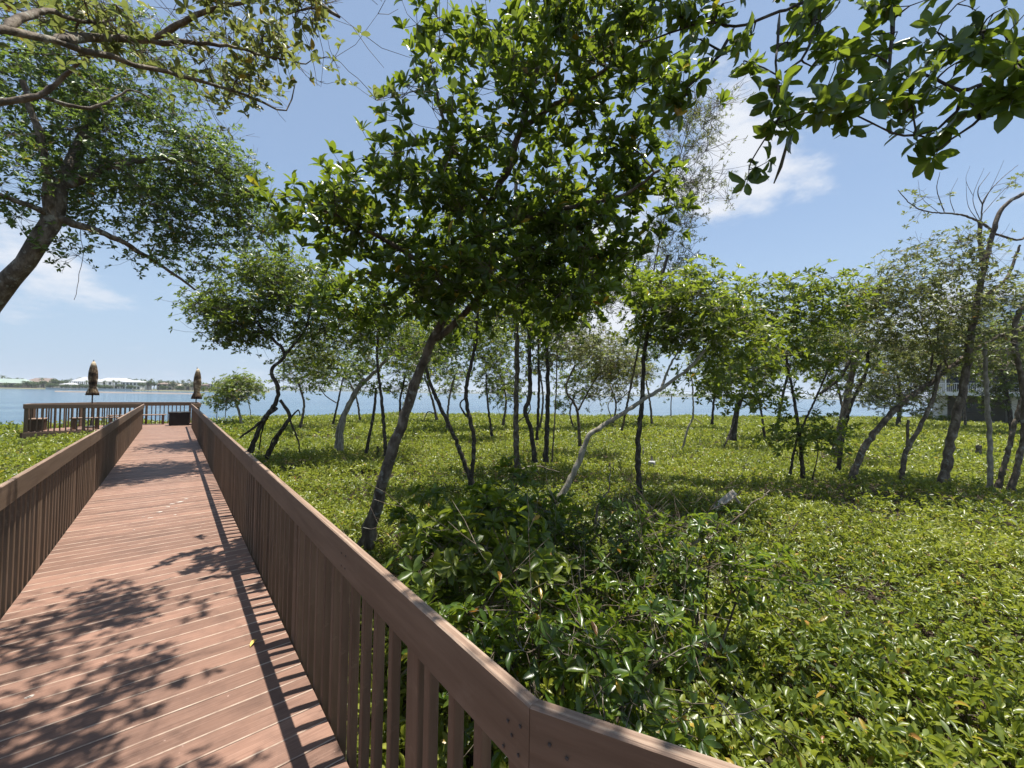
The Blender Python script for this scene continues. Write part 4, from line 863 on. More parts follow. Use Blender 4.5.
# ------------------------------------------------------------------ low green bed
def cover_h(x, y):
    e = inland(x, y)
    h = 0.42 + 0.17 * sines(x, y, 1.1, 21) + 0.10 * sines(x, y, 2.6, 22) + 0.05 * sines(x, y, 6, 25)
    h = h + np.clip(np.hypot(x, y) / 14 - .35, 0, 1) * (0.22 * np.maximum(0, sines(x, y, 1.7, 23)) + 0.16 * sines(x, y, 0.8, 24) + .04)
    h = h + 0.35 * np.clip((y - 12) / 8, 0, 1) * np.clip((-x - .8) / 1.0, 0, 1)
    h = h + 0.25 * np.exp(-((x - 1.7) ** 2 + (y - 2.6) ** 2) / 2.0)
    return np.clip(h, 0.16, 1.05) * np.clip(0.6 + e / 8, 0.6, 1)
bed = []; stems0 = []; stems1 = []
def scatter_bed(rmin, rmax, dens, k, L, W, hi, a0=-35, a1=115, near_sprout=True):
    area = (rmax ** 2 - rmin ** 2) * math.pi * (a1 - a0) / 360
    n = int(area * dens)
    r = np.sqrt(RNG.uniform(rmin ** 2, rmax ** 2, n)); a = np.radians(RNG.uniform(a0, a1, n))
    x = r * np.sin(a); y = r * np.cos(a)
    ok = (inland(x, y) > 0.0) & ~((x > XL - 0.30) & (x < np.where(y < Y0F, XR + 0.22 + (Y0F - y) * FX * 1.0 + .1, XR + 0.24)) & (y < YEND + 1)) & ~((x > PLX0 - .2) & (x < PLX1 + .3) & (y > YEND - .2) & (y < YFAR + .3))
    thin = sines(x, y, 0.9, 31) + 0.7 * sines(x, y, 2.7, 32)
    ok &= (RNG.uniform(0, 1, n) < np.clip(1.5 + 1.7 * thin, 0.1, 1))
    x, y = x[ok], y[ok]; n = len(x)
    g = gz(x, y); h = cover_h(x, y)
    u = 1 - RNG.uniform(0, 1, n) ** 2.2 * 0.75
    z = g + h * u + RNG.normal(0, 0.03, n) + (RNG.uniform(0, 1, n) < 0.05) * RNG.uniform(0.03, 0.18, n)
    pos = np.stack([x, y, z], -1)
    ax = RNG.normal(0, 0.45, (n, 3)); ax[:, 2] = 1.0
    tc = np.clip(0.52 + 0.34 * sines(x, y, 0.45, 41) + 0.25 * sines(x, y, 1.9, 42), 0.08, 0.88)
    v, fg, t = rosettes(pos, ax, k, L, W, hi, spread=L * 1.0, theta=(20, 86), droop=0.25, tint_c=0.0, tint_s=0.0, yellow=0.0, lvar=0.5)
    m = len(v) // (n * k)
    tt = np.clip(np.repeat(tc, k) + RNG.normal(0, 0.22, n * k), 0, 0.93); tt = np.where(RNG.uniform(0, 1, n * k) < 0.025, RNG.uniform(0.96, 1, n * k), tt)
    bed.append((v, fg, np.repeat(tt, m)))
    if rmax < 12:
        b = pos.copy(); b[:, 2] = g; b[:, :2] += RNG.normal(0, 0.06, (n, 2)); sel = RNG.uniform(0, 1, n) < 0.6
        stems0.append(b[sel]); stems1.append(pos[sel])
scatter_bed(0.8, 5.5, 240, 8, 0.090, 0.034, True)
scatter_bed(5.5, 11, 200, 7, 0.076, 0.030, True)
scatter_bed(11, 22, 92, 6, 0.105, 0.045, False, -40, 105)
scatter_bed(22, 72, 26, 6, 0.175, 0.08, False, -40, 100)
v, fg, t = merge(bed)
o = link('ground_cover', mesh_np('ground_cover', v, fg, ['leaf_bed'], tint=t)); tag(o, 'low bright green leafy mangrove cover over the whole bank', 'ground cover', kind='stuff')
# dry twig patches
nq = 30000; rq = np.sqrt(RNG.uniform(1.0, 150, nq)); aq = np.radians(RNG.uniform(-5, 110, nq)); xq = rq * np.sin(aq); yq = rq * np.cos(aq)
thq = sines(xq, yq, 0.9, 31) + 0.7 * sines(xq, yq, 2.7, 32)
okq = (thq < -0.42) & (xq > np.where(yq < Y0F, XR + .5 + (Y0F - yq) * FX, XR + .3)); xq, yq = xq[okq], yq[okq]; zq = gz(xq, yq) + RNG.uniform(0.0, .42, len(xq))
pq = np.stack([xq, yq, zq], -1); dq = rand_unit(len(pq)) * np.array([1, 1, .6]) * RNG.uniform(.08, .3, (len(pq), 1)); stems0.append(pq - dq * .5); stems1.append(pq + dq * .5)
s0 = np.concatenate(stems0); s1 = np.concatenate(stems1)
v, f = twig_arrays(s0, s1, np.full(len(s0), .0035), np.full(len(s0), .002))
o = link('ground_cover_stems', mesh_np('ground_cover_stems', v, [f], ['bark'])); tag(o, 'thin brown stems under the low green cover', 'stems', kind='stuff')

# ------------------------------------------------------------------ near shrubs
shr = [('broad mangrove shrub with large glossy leaves just outside the right railing', (430, 600, 3.4), [(445, 565, 3.3, 45, 42, .45), (490, 540, 3.5, 52, 46, .5), (415, 590, 3.1, 30, 34, .35), (465, 615, 3.0, 50, 42, .45), (535, 560, 3.4, 40, 36, .4)], 1.5, 1),
       ('tall dark mangrove shrub at the foot of the thick leaning trunk', (480, 570, 5.0), [(500, 505, 4.8, 55, 36, .5), (450, 520, 5.0, 48, 28, .5), (545, 525, 4.6, 45, 32, .5)], 1.5, 1),
       ('twiggy shrub with dry grey branches and few yellow leaves in the bed middle', (620, 610, 3.9), [(600, 560, 3.9, 48, 36, .5, .9), (655, 575, 3.7, 48, 40, .5, .9), (620, 530, 4.1, 42, 24, .45, .8), (610, 600, 3.4, 45, 32, .45, .9)], 1.4, 2),
       ('open leafy shrub with dark stems below the driftwood frame', (715, 600, 3.7), [(690, 560, 3.6, 42, 36, .4, .9), (740, 565, 3.8, 42, 32, .4, .8), (700, 535, 3.9, 35, 18, .35, .8)], 1.3, 2),
       ('shaded low shrub spreading behind the bent corner of the railing', (560, 700, 2.4), [(550, 640, 2.5, 65, 42, .4), (640, 655, 2.5, 62, 42, .4, .9), (490, 645, 2.6, 45, 40, .35), (590, 690, 2.1, 70, 45, .35)], 1.5, 1)]
for lab, b, blobs, dn, br in shr:
    stems = []
    for k in range(7):
        bl = blobs[k % len(blobs)]
        g0 = P(b[0] + random.uniform(-45, 45), b[1], b[2]); g0[2] = -1.0
        top = P(bl[0] + random.uniform(-20, 20), bl[1] + 5, bl[2]); md = (g0 + top) / 2 + np.array([random.uniform(-.1, .1), random.uniform(-.1, .1), .05])
        stems.append(([('w', *g0), ('w', *md), ('w', *top)], .017, .007))
    big = 'broad' in lab or 'tall dark' in lab
    tree('mangrove_shrub', lab, 'shrub', stems, blobs, L=.13 if big else .088, W=.053 if big else .034, k=7, leaf='leaf_bright' if 'broad' in lab else 'leaf_mangrove', bark='bark', dens=.8 * dn, hi=True, clus=.12, twigr=.003, bare=br, up=.8, tint=.6)

# ------------------------------------------------------------------ debris in the bed
def bedpt(px, py, z=-0.55):
    d = P(px, py, 1.0) - CAM; return CAM + d * ((z - H) / d[2])
q = bedpt(728, 503, -.43)
e = empty('driftwood_frame', q, 'broken weathered wooden frame lying tilted on the green bed', 'driftwood', rz=R(-20))
def plank(l, w, t, pos, rot):
    m = MB(); m.cbox(-l / 2, l / 2, -w / 2, w / 2, -t / 2, t / 2, c=.006, axis='x'); o = m.obj('plank', ['driftwood'], e, loc=pos); o.rotation_euler = rot
plank(.62, .13, .06, (-.10, 0, .06), (R(50), R(-28), 0)); plank(.40, .11, .05, (.25, .02, .05), (R(40), R(38), R(10))); plank(.28, .07, .04, (.1, .10, .02), (R(20), R(6), R(25)))
def stump(px, py, h, r, mat, lab, lean=.1, z=-.75):
    q = bedpt(px, py, -.55); base = np.array([q[0], q[1], -1.0]); e = empty('stump', base, lab, 'stump')
    n = 9; zz = np.linspace(0, h + .45, n); pts = np.stack([lean * zz + RNG.normal(0, .008, n), .3 * lean * zz, zz], -1)
    m = MB(); m.tube(pts, np.linspace(r * 1.2, r * .85, n) * (1 + RNG.normal(0, .08, n)), 9); 
    top = pts[-1]; a = np.linspace(0, 6.283, 9, endpoint=False)
    m.add([(top[0] + r * .85 * math.cos(t), top[1] + r * .85 * math.sin(t), top[2] + random.uniform(0, .04)) for t in a] + [tuple(top - np.array([0, 0, .02]))], [(i, (i + 1) % 9, 9) for i in range(9)])
    m.obj('trunk', [mat], e, smooth=False)
stump(686, 503, .12, .045, 'bark_dark', 'short dark stump poking out of the bed, left of the driftwood frame')
stump(609, 470, .18, .05, 'bark', 'short grey stump left of the single dark upright trunk')
stump(643, 455, .26, .035, 'bark_pale', 'bleached stake just right of the single dark upright trunk')
stump(378, 452, .2, .05, 'bark_dark', 'small dark stub beside the slender broken trunk on the left', lean=.0)
stump(978, 452, .3, .1, 'bark', 'knobbly grey stump between the thick grey trunk and the pale mottled trunk', lean=-.12)
q = bedpt(652, 463, -.55); e = empty('broken_block', q, 'small pale grey broken block lying right of the bleached stake', 'debris', rz=.4)
m = MB(); m.cbox(-.2, .1, -.1, .1, -.1, .06, c=.02, axis='x'); m.obj('block', ['grey_rock'], e)
m = MB(); m.tube([(.12, .02, -.1), (.15, .03, .1), (.13, .02, .2)], [.06, .055, .04], 8); m.obj('post_end', ['bark_pale'], e)
def stick(pts, r, lab):
    pts = [P(*p) for p in pts]; sp = smooth_path(pts, .06, .008); b = sp[0].copy(); V, F = tube_arrays(sp - b, np.linspace(r, r * .35, len(sp)), 7)
    o = link('dead_branch', mesh_np('dead_branch', V, [F], ['bark'], smooth=True), None, tuple(b)); tag(o, lab, 'branch')
stick([(590, 535, 4.4), (600, 505, 4.5), (608, 490, 4.6), (611, 470, 4.8)], .016, 'forked dark dead branch standing up left of the upright dark trunk')
stick([(690, 545, 4.0), (725, 528, 4.0), (752, 505, 4.1), (770, 490, 4.2)], .013, 'curved dead branch arching below the driftwood frame')
stick([(585, 545, 4.2), (612, 525, 4.2), (632, 498, 4.3)], .01, 'thin grey dead branch slanting up in the twiggy shrub')
stick([(520, 470, 9), (535, 466, 9), (560, 472, 9)], .02, 'dark fallen limb lying across the bed under the close trunk cluster')

# ------------------------------------------------------------------ far shore
ZW = -1.38
def shore_pt(px, Z, z=0.0):
    p = P(px, hy(px), Z); p[2] = z; return p
def strip(name, pxs, Z0, Z1, top, lab, mat):
    m = MB(); V = []
    Z0s = Z0 if isinstance(Z0, (list, tuple)) else [Z0] * len(pxs)
    for px, z0 in zip(pxs, Z0s): V.append(shore_pt(px, z0, ZW - .3))
    for px, z0 in zip(pxs, Z0s): V.append(shore_pt(px, z0 + 1.5, ZW + top))
    for px in pxs: V.append(shore_pt(px, Z1, ZW + top + .4))
    n = len(pxs); F = []
    for k in (0, 1):
        for i in range(n - 1): F.append((k * n + i, k * n + i + 1, (k + 1) * n + i + 1, (k + 1) * n + i))
    m.add(V, F); o = m.obj(name, [mat]); return tag(o, lab, name.replace('_', ' '), kind='structure')
ZS = 320
strip('far_shore', [-260, -100, 0, 60, 130, 200, 270], [330, 325, 318, 316, 320, 330, 360], 520, .7, 'low grassy far shore across the bay on the left', 'far_grass')
strip('distant_shore', [230, 330, 450, 600, 760, 900, 1040], 1150, 1500, 1.2, 'thin distant shore along the horizon', 'far_grass')
strip('sand_bar', [55, 90, 130, 170, 205], [196, 188, 186, 188, 198], 206, .06, 'thin pinkish sand bar in the shallow bay water', 'sand')

def crown_mesh(name, rx, rz, n, L, mat, seed, lobes=5):
    r = np.random.default_rng(seed); c = r.normal(0, .45, (lobes, 3)) * np.array([rx, rx, rz * .6])
    c[0] = 0; i = r.integers(0, lobes, n); q = r.normal(0, 1, (n, 3)); q /= np.linalg.norm(q, axis=1, keepdims=True); q *= r.uniform(.5, 1, (n, 1))
    p = c[i] + q * np.array([rx, rx, rz]) * .62
    v, fg, t = leaves(p, r.normal(0, 1, (n, 3)), r.normal(0, .5, (n, 3)) + np.array([0, 0, 1]), np.full(n, L), np.full(n, L * .7), np.clip(r.normal(.5, .25, n), 0, 1), False)
    return mesh_np(name, v, fg, [mat], tint=t)
def far_tree_proto(h, rx, rz, seed, mat):
    m = MB(); pts = np.array([(0, 0, -.3), (.1, 0, h * .35), (0, .1, h * .75)]); m.tube(pts, [.32, .25, .12], 7)
    return m.mesh('trunk', ['bark'], True), crown_mesh('crown', rx, rz, 420, .85, mat, seed), h * .62
protos = [far_tree_proto(8, 3.6, 2.8, 1, 'leaf_far'), far_tree_proto(6, 4.5, 2.2, 2, 'leaf_far'), far_tree_proto(10, 3.0, 3.8, 3, 'leaf_far'), far_tree_proto(4, 3.5, 1.7, 4, 'leaf_far')]
def far_tree(px, Z, kind, sc, lab, group, top=.9):
    tm, cm, ch = protos[kind]; p = shore_pt(px, Z, ZW + top)
    e = empty('far_tree', p, lab, 'tree', group, random.uniform(0, 6)); e.scale = (sc, sc, sc)
    link('trunk', tm, e); link('crown', cm, e, (0, 0, ch)); return e
# palms
def palm_meshes():
    m = MB(); pts = [(0, 0, -.3), (.25, 0, 3), (.35, .1, 6), (.3, .1, 8.2)]; m.tube(pts, [.26, .2, .17, .15], 7); tm = m.mesh('trunk', ['bark'], True)
    m = MB()
    for i in range(15):
        a = i * 2.399; el = random.uniform(-.5, .9); d = np.array([math.cos(a), math.sin(a), 0]); s = np.array([-d[1], d[0], 0]); l = random.uniform(2, 2.6); V = []
        for k in range(6):
            t = k / 5; c = d * l * t * math.cos(el * (1 - .3 * t)) + np.array([0, 0, l * (t * math.sin(el) - .55 * t * t)]); w_ = .32 * math.sin(math.pi * (.1 + .85 * t))
            V += [tuple(c - s * w_ + np.array([0, 0, -.12])), tuple(c), tuple(c + s * w_ + np.array([0, 0, -.12]))]
        F = []
        for k in range(5):
            b = 3 * k; F += [(b, b + 1, b + 4, b + 3), (b + 1, b + 2, b + 5, b + 4)]
        m.add(V, F)
    me = m.mesh('crown', ['leaf_far']); a = me.attributes.new('tint', 'FLOAT', 'POINT'); a.data.foreach_set('value', np.full(len(me.vertices), .45, dtype=np.float32))
    return tm, me
PT, PC = palm_meshes()
def palm(px, Z, sc, lab, group, top=1.0):
    p = shore_pt(px, Z, ZW + top); e = empty('palm_tree', p, lab, 'palm tree', group, random.uniform(0, 6)); e.scale = (sc, sc, sc)
    link('trunk', PT, e); link('crown', PC, e, (.3, .1, 8.2))
def hip(m, x0, x1, y0, y1, z0, z1, ov=.5, mi=0):
    x0 -= ov; x1 += ov; y0 -= ov; y1 += ov; d = min(x1 - x0, y1 - y0) / 2
    V = [(x0, y0, z0), (x1, y0, z0), (x1, y1, z0), (x0, y1, z0)]
    if x1 - x0 > y1 - y0: V += [(x0 + d, (y0 + y1) / 2, z1), (x1 - d, (y0 + y1) / 2, z1)]; F = [(0, 1, 5, 4), (1, 2, 5), (2, 3, 4, 5), (3, 0, 4), (0, 3, 2, 1)]
    else: V += [((x0 + x1) / 2, y0 + d, z1), ((x0 + x1) / 2, y1 - d, z1)]; F = [(0, 1, 4), (1, 2, 5, 4), (2, 3, 5), (3, 0, 4, 5), (0, 3, 2, 1)]
    m.add(V, F, mi)
def house(px0, px1, Z, eave, ridge, wall, roof, label, storeys=1, name='house', depth=10, base=.9, nwin=5, porch=False):
    c = shore_pt((px0 + px1) / 2, Z, ZW + base); w_ = (px1 - px0) * Z / FPX
    rz = -yaw + math.radians(random.uniform(-4, 4)) ; e = empty(name, c, label, 'house', None, rz)
    m = MB(); m.box(-w_ / 2, w_ / 2, 0, depth, -.4, eave); m.obj('wall', [wall], e)
    m = MB(); hip(m, -w_ / 2, w_ / 2, 0, depth, eave + .02, ridge, .7); m.obj('roof', [roof], e)
    sh = eave / storeys
    for s in range(storeys):
        for k in range(nwin):
            x = -w_ / 2 + w_ * (k + .5) / nwin; ww = w_ / nwin * .3; m = MB(); m.box(x - ww, x + ww, -.06, .05, s * sh + .5, s * sh + sh * .78); wo = m.obj('window', ['dark_glass'], e)
            m = MB(); m.box(x - ww - .12, x + ww + .12, -.12, -.065, s * sh + .38, s * sh + .495); m.obj('sill', ['white'], wo)
    if porch:
        for k in range(nwin + 1):
            x = -w_ / 2 + w_ * k / nwin; m = MB(); m.lathe([(.28, -.3), (.22, eave - .1)], 8, (x, -1.8)); m.obj('column', ['white'], e)
        m = MB(); m.box(-w_ / 2 - .4, w_ / 2 + .4, -2.3, -.13, eave / 2 - .1, eave / 2 + .15); m.obj('balcony', ['white'], e)
    return e
house(-30, 24, 335, 3.6, 7.2, 'brown_roof', 'green_roof', 'long low house with grey-green roof at the left end of the far shore', nwin=7)
house(22, 52, 360, 5.0, 8.6, 'beige', 'brown_roof', 'beige house with brown roof behind trees, right of the long green roofed house', 1)
house(60, 71, 328, 3.2, 4.8, 'beige', 'white_roof', 'small pale pavilion at the water left of the white mansion', nwin=3)
house(71, 92, 336, 6.0, 10.0, 'white', 'white_roof', 'left wing of the white waterfront mansion with steep white roof', 2, porch=True)
house(95, 126, 345, 6.5, 9.6, 'white', 'white_roof', 'central wing of the white waterfront mansion with balconies and columns', 2, porch=True)
house(122, 140, 330, 6.0, 7.6, 'white', 'white_roof', 'right wing of the white waterfront mansion with flat pale front', 2)
house(157, 172, 345, 5.0, 7.0, 'beige', 'brown_roof', 'beige house among palms right of the white mansion', 2, nwin=3)
house(176, 190, 350, 4.0, 6.2, 'beige', 'beige', 'small tan house between two clumps of trees on the far shore', 1, nwin=3)
house(200, 208, 350, 4.6, 6.0, 'brown_roof', 'brown_roof', 'dark brown boxy house right of the umbrella tip', 1, nwin=2)
house(207, 217, 352, 6.0, 6.8, 'white', 'white_roof', 'white modern house at the right end of the far shore', 2, nwin=3)
# seawall
m = MB(); pa = shore_pt(46, 314, 0); pb = shore_pt(132, 316, 0); d = pb - pa; n_ = np.array([-d[1], d[0], 0]) / np.linalg.norm(d)
V = [tuple(p + n_ * o_ + np.array([0, 0, z])) for z in (ZW - .4, ZW + 1.35) for p, o_ in ((pa, -.25), (pb, -.25), (pb, .25), (pa, .25))]
m.add(V, [(3, 2, 1, 0), (4, 5, 6, 7), (0, 1, 5, 4), (1, 2, 6, 5), (2, 3, 7, 6), (3, 0, 4, 7)]); o = m.obj('seawall', ['concrete']); tag(o, 'pale concrete seawall along the water below the white mansion', 'seawall')
def dock(px0, px1, Z, lab):
    a = shore_pt(px0, Z, 0); b = shore_pt(px1, Z, 0); w_ = np.linalg.norm(b - a); e = empty('dock', (*((a + b) / 2)[:2], ZW), lab, 'dock', None, -yaw)
    m = MB(); m.cbox(-w_ / 2, w_ / 2, -.9, .9, .75, .95, c=.03, axis='x'); m.obj('deck', ['driftwood'], e)
    for x in np.linspace(-w_ / 2 + .2, w_ / 2 - .2, 6):
        m = MB(); m.lathe([(.14, -1), (.13, 1.6)], 7, (x, 1.06)); m.obj('piling', ['bark'], e)
dock(60, 78, 306, 'low wooden dock in front of the white mansion seawall')
dock(140, 158, 314, 'short wooden dock right of the white mansion seawall')
# individual trees between the houses
g1 = 'far trees left of the white mansion'; g2 = 'far trees right of the white mansion'; g3 = 'far trees behind the houses'
for px, Z, k, s in ((28, 328, 0, .8), (36, 326, 1, .9), (44, 330, 0, .85), (53, 332, 2, .95), (50, 328, 3, 1.0), (60, 335, 0, .95), (66, 345, 2, .9), (18, 330, 3, .8), (6, 332, 3, .9), (32, 332, 3, 1.2), (57, 328, 1, .7), (66, 318, 3, .8), (80, 319, 0, .55), (96, 320, 2, .5), (105, 321, 3, .85), (123, 320, 0, .6), (130, 321, 3, .9), (86, 321, 3, .8), (74, 319, 3, .75), (91, 322, 0, .62), (100, 321, 3, .8), (110, 320, 3, .7), (117, 322, 0, .6), (-12, 332, 0, .8), (-40, 335, 0, 1), (-60, 335, 1, 1)):
    far_tree(px, Z, k, s, 'green tree standing left of or in front of the white mansion across the bay', g1)
for px, Z, k, s in ((143, 328, 0, .8), (148, 336, 2, .9), (154, 340, 0, 1.0), (163, 332, 3, .9), (173, 338, 2, .95), (181, 334, 3, .9), (187, 345, 0, .95), (193, 340, 2, .85), (197, 345, 1, .9), (204, 345, 3, .9), (212, 350, 3, .8), (219, 352, 0, .95), (226, 356, 2, .9), (233, 360, 0, 1), (241, 365, 1, 1), (250, 365, 0, .9), (166, 350, 0, 1.1), (179, 358, 1, 1.2)):
    far_tree(px, Z, k, s, 'green tree on the far shore right of the white mansion', g2)
for px, Z, k, s in ((10, 400, 2, 1.1), (20, 400, 0, 1.2), (46, 395, 2, 1.1), (78, 400, 2, 1.15), (84, 400, 0, 1.2), (102, 400, 2, 1.1), (112, 405, 2, 1.2), (120, 400, 0, 1.3), (136, 395, 2, 1.2), (160, 400, 2, 1.1), (200, 405, 0, 1.2), (30, 405, 1, 1.3)):
    far_tree(px, Z, k, s, 'tree top showing above the roofs of the far shore houses', g3)
for px, Z, s in ((3, 345, 1.15), (17, 350, .95), (21, 352, .9), (80, 372, 1.15), (87, 332, .8), (94, 333, .9), (105, 334, .8), (113, 334, .85), (119, 333, .8), (128, 380, 1.15), (133, 372, 1.05), (42, 352, 1.0)):
    palm(px, Z, s, 'palm tree beside the white mansion or the houses left of it', 'far palms on the left')
for px, Z, s in ((144, 340, 1.0), (151, 342, 1.05), (159, 338, .95), (168, 338, .9), (182, 345, 1.0), (189, 342, 1.05), (218, 350, 1.0)):
    palm(px, Z, s, 'palm tree on the far shore right of the white mansion', 'far palms on the right')
# distant tree line seen as one mass
n = 2600; pxs = RNG.uniform(225, 1040, n); V = []
hh = 5 + 5 * np.abs(np.sin(pxs * .07) * np.sin(pxs * .023 + 1)) ; pos = np.array([shore_pt(a, RNG.uniform(1165, 1230), ZW + 1 + RNG.uniform(0, 1) * h) for a, h in zip(pxs, hh)])
v, fg, t = leaves(pos, rand_unit(n), rand_unit(n) + np.array([0, 0, .8]), np.full(n, 6.0), np.full(n, 4.5), np.clip(RNG.normal(.5, .2, n), 0, 1), False)
o = link('distant_tree_line', mesh_np('distant_tree_line', v, fg, ['leaf_far'], tint=t)); tag(o, 'thin distant line of trees on the horizon', 'tree line', kind='stuff')

# ------------------------------------------------------------------ stucco house on the right
hc = shore_pt(938, 45, -.95); W_ = 11.0
e = empty('condo_house', hc, 'grey stucco two-storey house with a shaded patio and white balcony behind the right trunks', 'house', None, -yaw - R(43))
m = MB(); m.box(0.0, .7, 0, 9, 0, 3.2); m.obj('wall', ['condo_wall'], e)           # corner pier
m = MB(); m.box(.71, W_, 3.2, 9, 0, 3.2); m.obj('wall', ['patio_wall'], e)          # recessed patio wall
m = MB(); m.box(5.2, 5.6, 0, 3.19, 0, 3.2); m.obj('wall', ['condo_wall'], e)
m = MB(); m.box(7.6, W_, .3, 3.19, 0, 3.2); m.obj('wall', ['condo_wall'], e)
m = MB(); m.box(-.35, W_ + .3, -.8, 9, 3.205, 3.6); m.obj('balcony_slab', ['white'], e)
m = MB(); m.box(0, W_, 2.2, 9, 3.605, 6.4); m.obj('upper_wall', ['condo_wall'], e)
m = MB(); hip(m, 0, W_, 1.2, 9, 6.41, 8.6, .8); m.obj('roof', ['brown_roof'], e)
for x0, x1 in ((.8, 3.0), (4.2, 6.4), (7.6, 9.8)):
    m = MB(); m.box(x0, x1, 2.14, 2.25, 3.7, 5.8); w2 = m.obj('window', ['dark_glass'], e); m = MB(); m.box(x0 - .1, x0 - .005, 2.1, 2.2, 3.65, 5.85); m.box(x1 + .005, x1 + .1, 2.1, 2.2, 3.65, 5.85); m.obj('frame', ['white'], w2)
m = MB(); m.box(5.9, 7.3, 3.12, 3.25, .05, 2.3); dr = m.obj('sliding_door', ['dark_glass'], e); m = MB(); m.box(6.55, 6.63, 3.06, 3.115, .05, 2.3); m.obj('frame', ['white'], dr)
m = MB()
for x in np.arange(-.2, W_, .14): m.box(x - .015, x + .015, -.72, -.69, 3.605, 4.5)
m.box(-.25, W_ + .2, -.735, -.675, 4.505, 4.57); m.obj('balcony_railing', ['white'], e)
m = MB(); m.box(-.4, W_, -1.4, -.02, -.12, .0); m.obj('patio_slab', ['concrete'], e)
rot = Matrix.Rotation(-yaw - R(43), 3, 'Z')
def hp(x, y, z): return tuple(Vector(hc) + rot @ Vector((x, y, z)))
t = empty('television', hp(2.6, 3.06, 1.9), 'dark flat screen on the shaded patio wall of the stucco house', 'screen', None, -yaw - R(43))
m = MB(); m.cbox(-.85, .85, -.05, .06, -.48, .48, c=.02, axis='x'); m.obj('screen', ['dark_glass'], t)
t = empty('patio_bench', hp(3.9, 1.2, 0), 'pale patio bench in front of the stucco house', 'bench', None, -yaw - R(43))
m = MB(); m.cbox(-1.0, 1.0, -.3, .3, .38, .5, c=.02, axis='x'); m.obj('seat', ['concrete'], t)
for x in (-.8, .8):
    m = MB(); m.box(x - .08, x + .08, -.25, .25, .002, .375); m.obj('leg', ['concrete'], t)
for x, y, lab in ((.9, -.4, 'dark rounded bush at the corner of the stucco house, nearer the patio'), (-.9, .6, 'dark rounded bush left of the stucco house corner')):
    p = hp(x, y, 0); b = empty('bush', p, lab, 'bush'); m = MB(); m.tube([(0, 0, 0), (.02, 0, .3), (.0, .03, .7)], [.06, .05, .03], 6); m.obj('stem', ['bark'], b)
    link('foliage', crown_mesh('foliage', .9, .7, 900, .16, 'leaf_mangrove', 5), b, (0, 0, .62))
# tower far right
tp = shore_pt(1032, 170, -1.0); e = empty('apartment_tower', tp, 'tall pale apartment tower with blue glass balconies rising behind the right edge trees', 'building', None, -yaw - R(20))
m = MB(); m.box(-7, 16, 0, 18, 0, 47); m.obj('wall', ['white'], e)
for k in range(14):
    z = 3.0 + k * 3.2; m = MB(); m.box(-6.4, 15.4, -.12, .1, z - 2.2, z - .35); wn = m.obj('window', ['tower_glass'], e); m = MB(); m.box(-7.2, 16.2, -1.4, -.14, z - .3, z); m.obj('balcony', ['white'], wn)
m = MB(); m.box(-7.4, 16.4, -.4, 18.4, 47.02, 48.2); m.obj('roof', ['concrete'], e)


# ------------------------------------------------------------------ thin haze over the bay
m = MB(); m.box(-6100, 6100, -6100, 6100, -3.6, 52)
hzo = m.obj('haze', ['sand']); tag(hzo, 'thin pale sea haze over the bay', 'haze', kind='stuff')
hmat, hnt, hout = new_mat('haze_air'); pv = N(hnt, 'ShaderNodeVolumePrincipled'); pv.inputs['Color'].default_value = (0.86, 0.92, 1.0, 1); pv.inputs['Density'].default_value = 0.0002; pv.inputs['Anisotropy'].default_value = 0.2
hnt.links.new(pv.outputs[0], hout.inputs['Volume']); hzo.data.materials.clear(); hzo.data.materials.append(hmat)

# ------------------------------------------------------------------ light
SUN = Vector((0.172, -0.035, 1.0)).normalized()
sl = bpy.data.lights.new('sun', 'SUN'); sl.energy = 5.0; sl.angle = R(0.53); sl.color = (1.0, 0.955, 0.88)
so = bpy.data.objects.new('sun', sl); COL.objects.link(so); so.rotation_euler = SUN.to_track_quat('Z', 'Y').to_euler(); so.location = (3, 0, 20)
w = bpy.data.worlds.new('World'); scene.world = w; w.use_nodes = True
nt = w.node_tree; nt.nodes.clear(); L = nt.links
wo = N(nt, 'ShaderNodeOutputWorld'); bg = N(nt, 'ShaderNodeBackground'); bg.inputs[1].default_value = 0.087
sky = N(nt, 'ShaderNodeTexSky', sky_type='NISHITA'); sky.sun_disc = False
sky.sun_elevation = math.asin(SUN.z); sky.sun_rotation = math.atan2(SUN.x, SUN.y)
sky.altitude = 0; sky.air_density = 1.0; sky.dust_density = 0.35; sky.ozone_density = 2.0
tc = N(nt, 'ShaderNodeTexCoord')
mpn = N(nt, 'ShaderNodeMapping'); mpn.inputs['Scale'].default_value = (1, 1, 2.2); L.new(tc.outputs['Generated'], mpn.inputs[0])
cn = N(nt, 'ShaderNodeTexNoise'); cn.inputs['Scale'].default_value = 5.5; cn.inputs['Detail'].default_value = 9; cn.inputs['Roughness'].default_value = 0.58; L.new(mpn.outputs[0], cn.inputs['Vector'])
acc = None
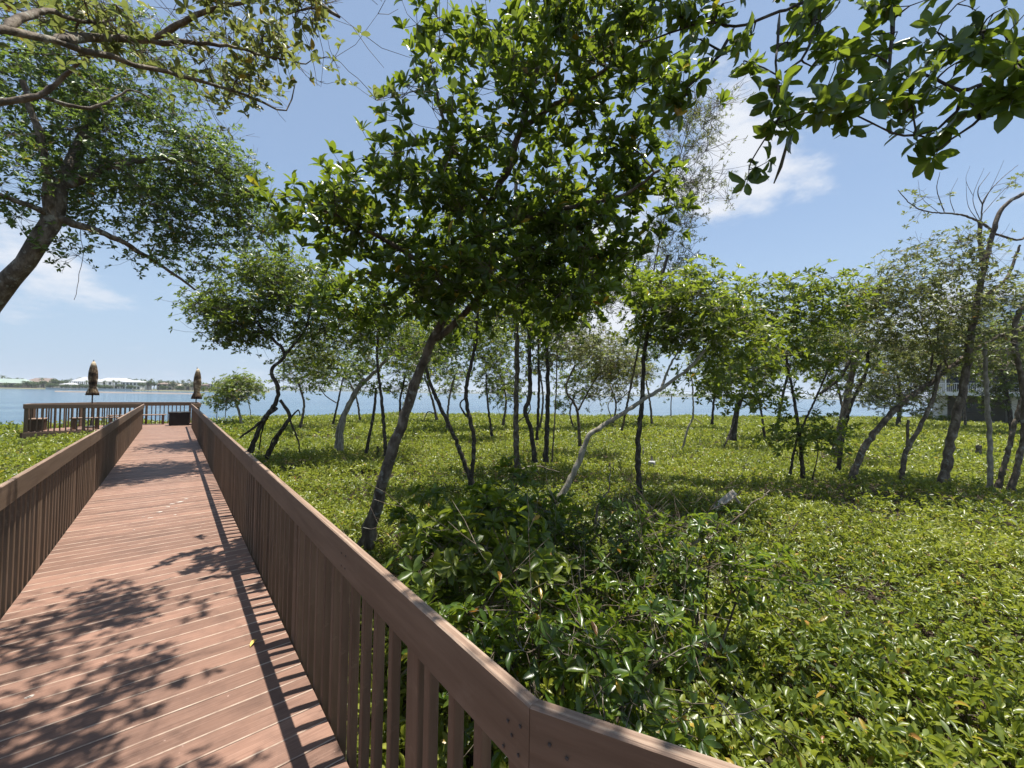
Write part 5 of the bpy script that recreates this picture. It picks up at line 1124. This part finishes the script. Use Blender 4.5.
for (px, py, sig, amt) in ((738, 150, 0.15, 1.0), (600, 300, 0.22, 1.0), (60, 320, 0.2, 0.42), (0, 250, 0.10, 0.5), (800, 170, 0.1, .5), (1010, 330, 0.2, 0.8), (180, 330, 0.15, 0.5), (440, 310, 0.15, .7)):
    d = P(px, py, 1.0) - CAM; d /= np.linalg.norm(d)
    vm = N(nt, 'ShaderNodeVectorMath', operation='DISTANCE'); L.new(tc.outputs['Generated'], vm.inputs[0]); vm.inputs[1].default_value = tuple(d)
    mr = N(nt, 'ShaderNodeMapRange', interpolation_type='SMOOTHSTEP'); mr.inputs[1].default_value = 0; mr.inputs[2].default_value = sig * 1.5; mr.inputs[3].default_value = amt; mr.inputs[4].default_value = 0
    L.new(vm.outputs['Value'], mr.inputs[0])
    if acc is None: acc = mr.outputs[0]
    else:
        mm = N(nt, 'ShaderNodeMath', operation='MAXIMUM'); L.new(acc, mm.inputs[0]); L.new(mr.outputs[0], mm.inputs[1]); acc = mm.outputs[0]
sp = N(nt, 'ShaderNodeSeparateXYZ'); L.new(tc.outputs['Generated'], sp.inputs[0])
hz = N(nt, 'ShaderNodeMapRange', interpolation_type='SMOOTHSTEP'); hz.inputs[1].default_value = -0.02; hz.inputs[2].default_value = 0.42; hz.inputs[3].default_value = 0.92; hz.inputs[4].default_value = 0.40
L.new(sp.outputs[2], hz.inputs[0])
hm = N(nt, 'ShaderNodeMix', data_type='RGBA'); L.new(hz.outputs[0], hm.inputs[0]); L.new(sky.outputs[0], hm.inputs[6]); hm.inputs[7].default_value = (2.9, 3.75, 4.9, 1)
m1 = N(nt, 'ShaderNodeMath', operation='MULTIPLY_ADD'); L.new(acc, m1.inputs[0]); m1.inputs[1].default_value = 0.42; L.new(cn.outputs['Fac'], m1.inputs[2])
mr = N(nt, 'ShaderNodeMapRange', interpolation_type='SMOOTHSTEP'); mr.inputs[1].default_value = 0.64; mr.inputs[2].default_value = 0.88; mr.inputs[3].default_value = 0.0; mr.inputs[4].default_value = 0.95
L.new(m1.outputs[0], mr.inputs[0])
mx = N(nt, 'ShaderNodeMix', data_type='RGBA'); L.new(mr.outputs[0], mx.inputs[0]); L.new(hm.outputs[2], mx.inputs[6]); mx.inputs[7].default_value = (5.3, 5.5, 5.9, 1)
L.new(mx.outputs[2], bg.inputs[0]); L.new(bg.outputs[0], wo.inputs[0])

scene.render.engine = 'CYCLES'
scene.render.resolution_x = 1024; scene.render.resolution_y = 768
vs = scene.view_settings; vs.view_transform = 'Standard'; vs.look = 'None'; vs.exposure = 0.9; vs.gamma = 1.0; vs.use_curve_mapping = False
scene.cycles.max_bounces = 8; scene.cycles.transparent_max_bounces = 8
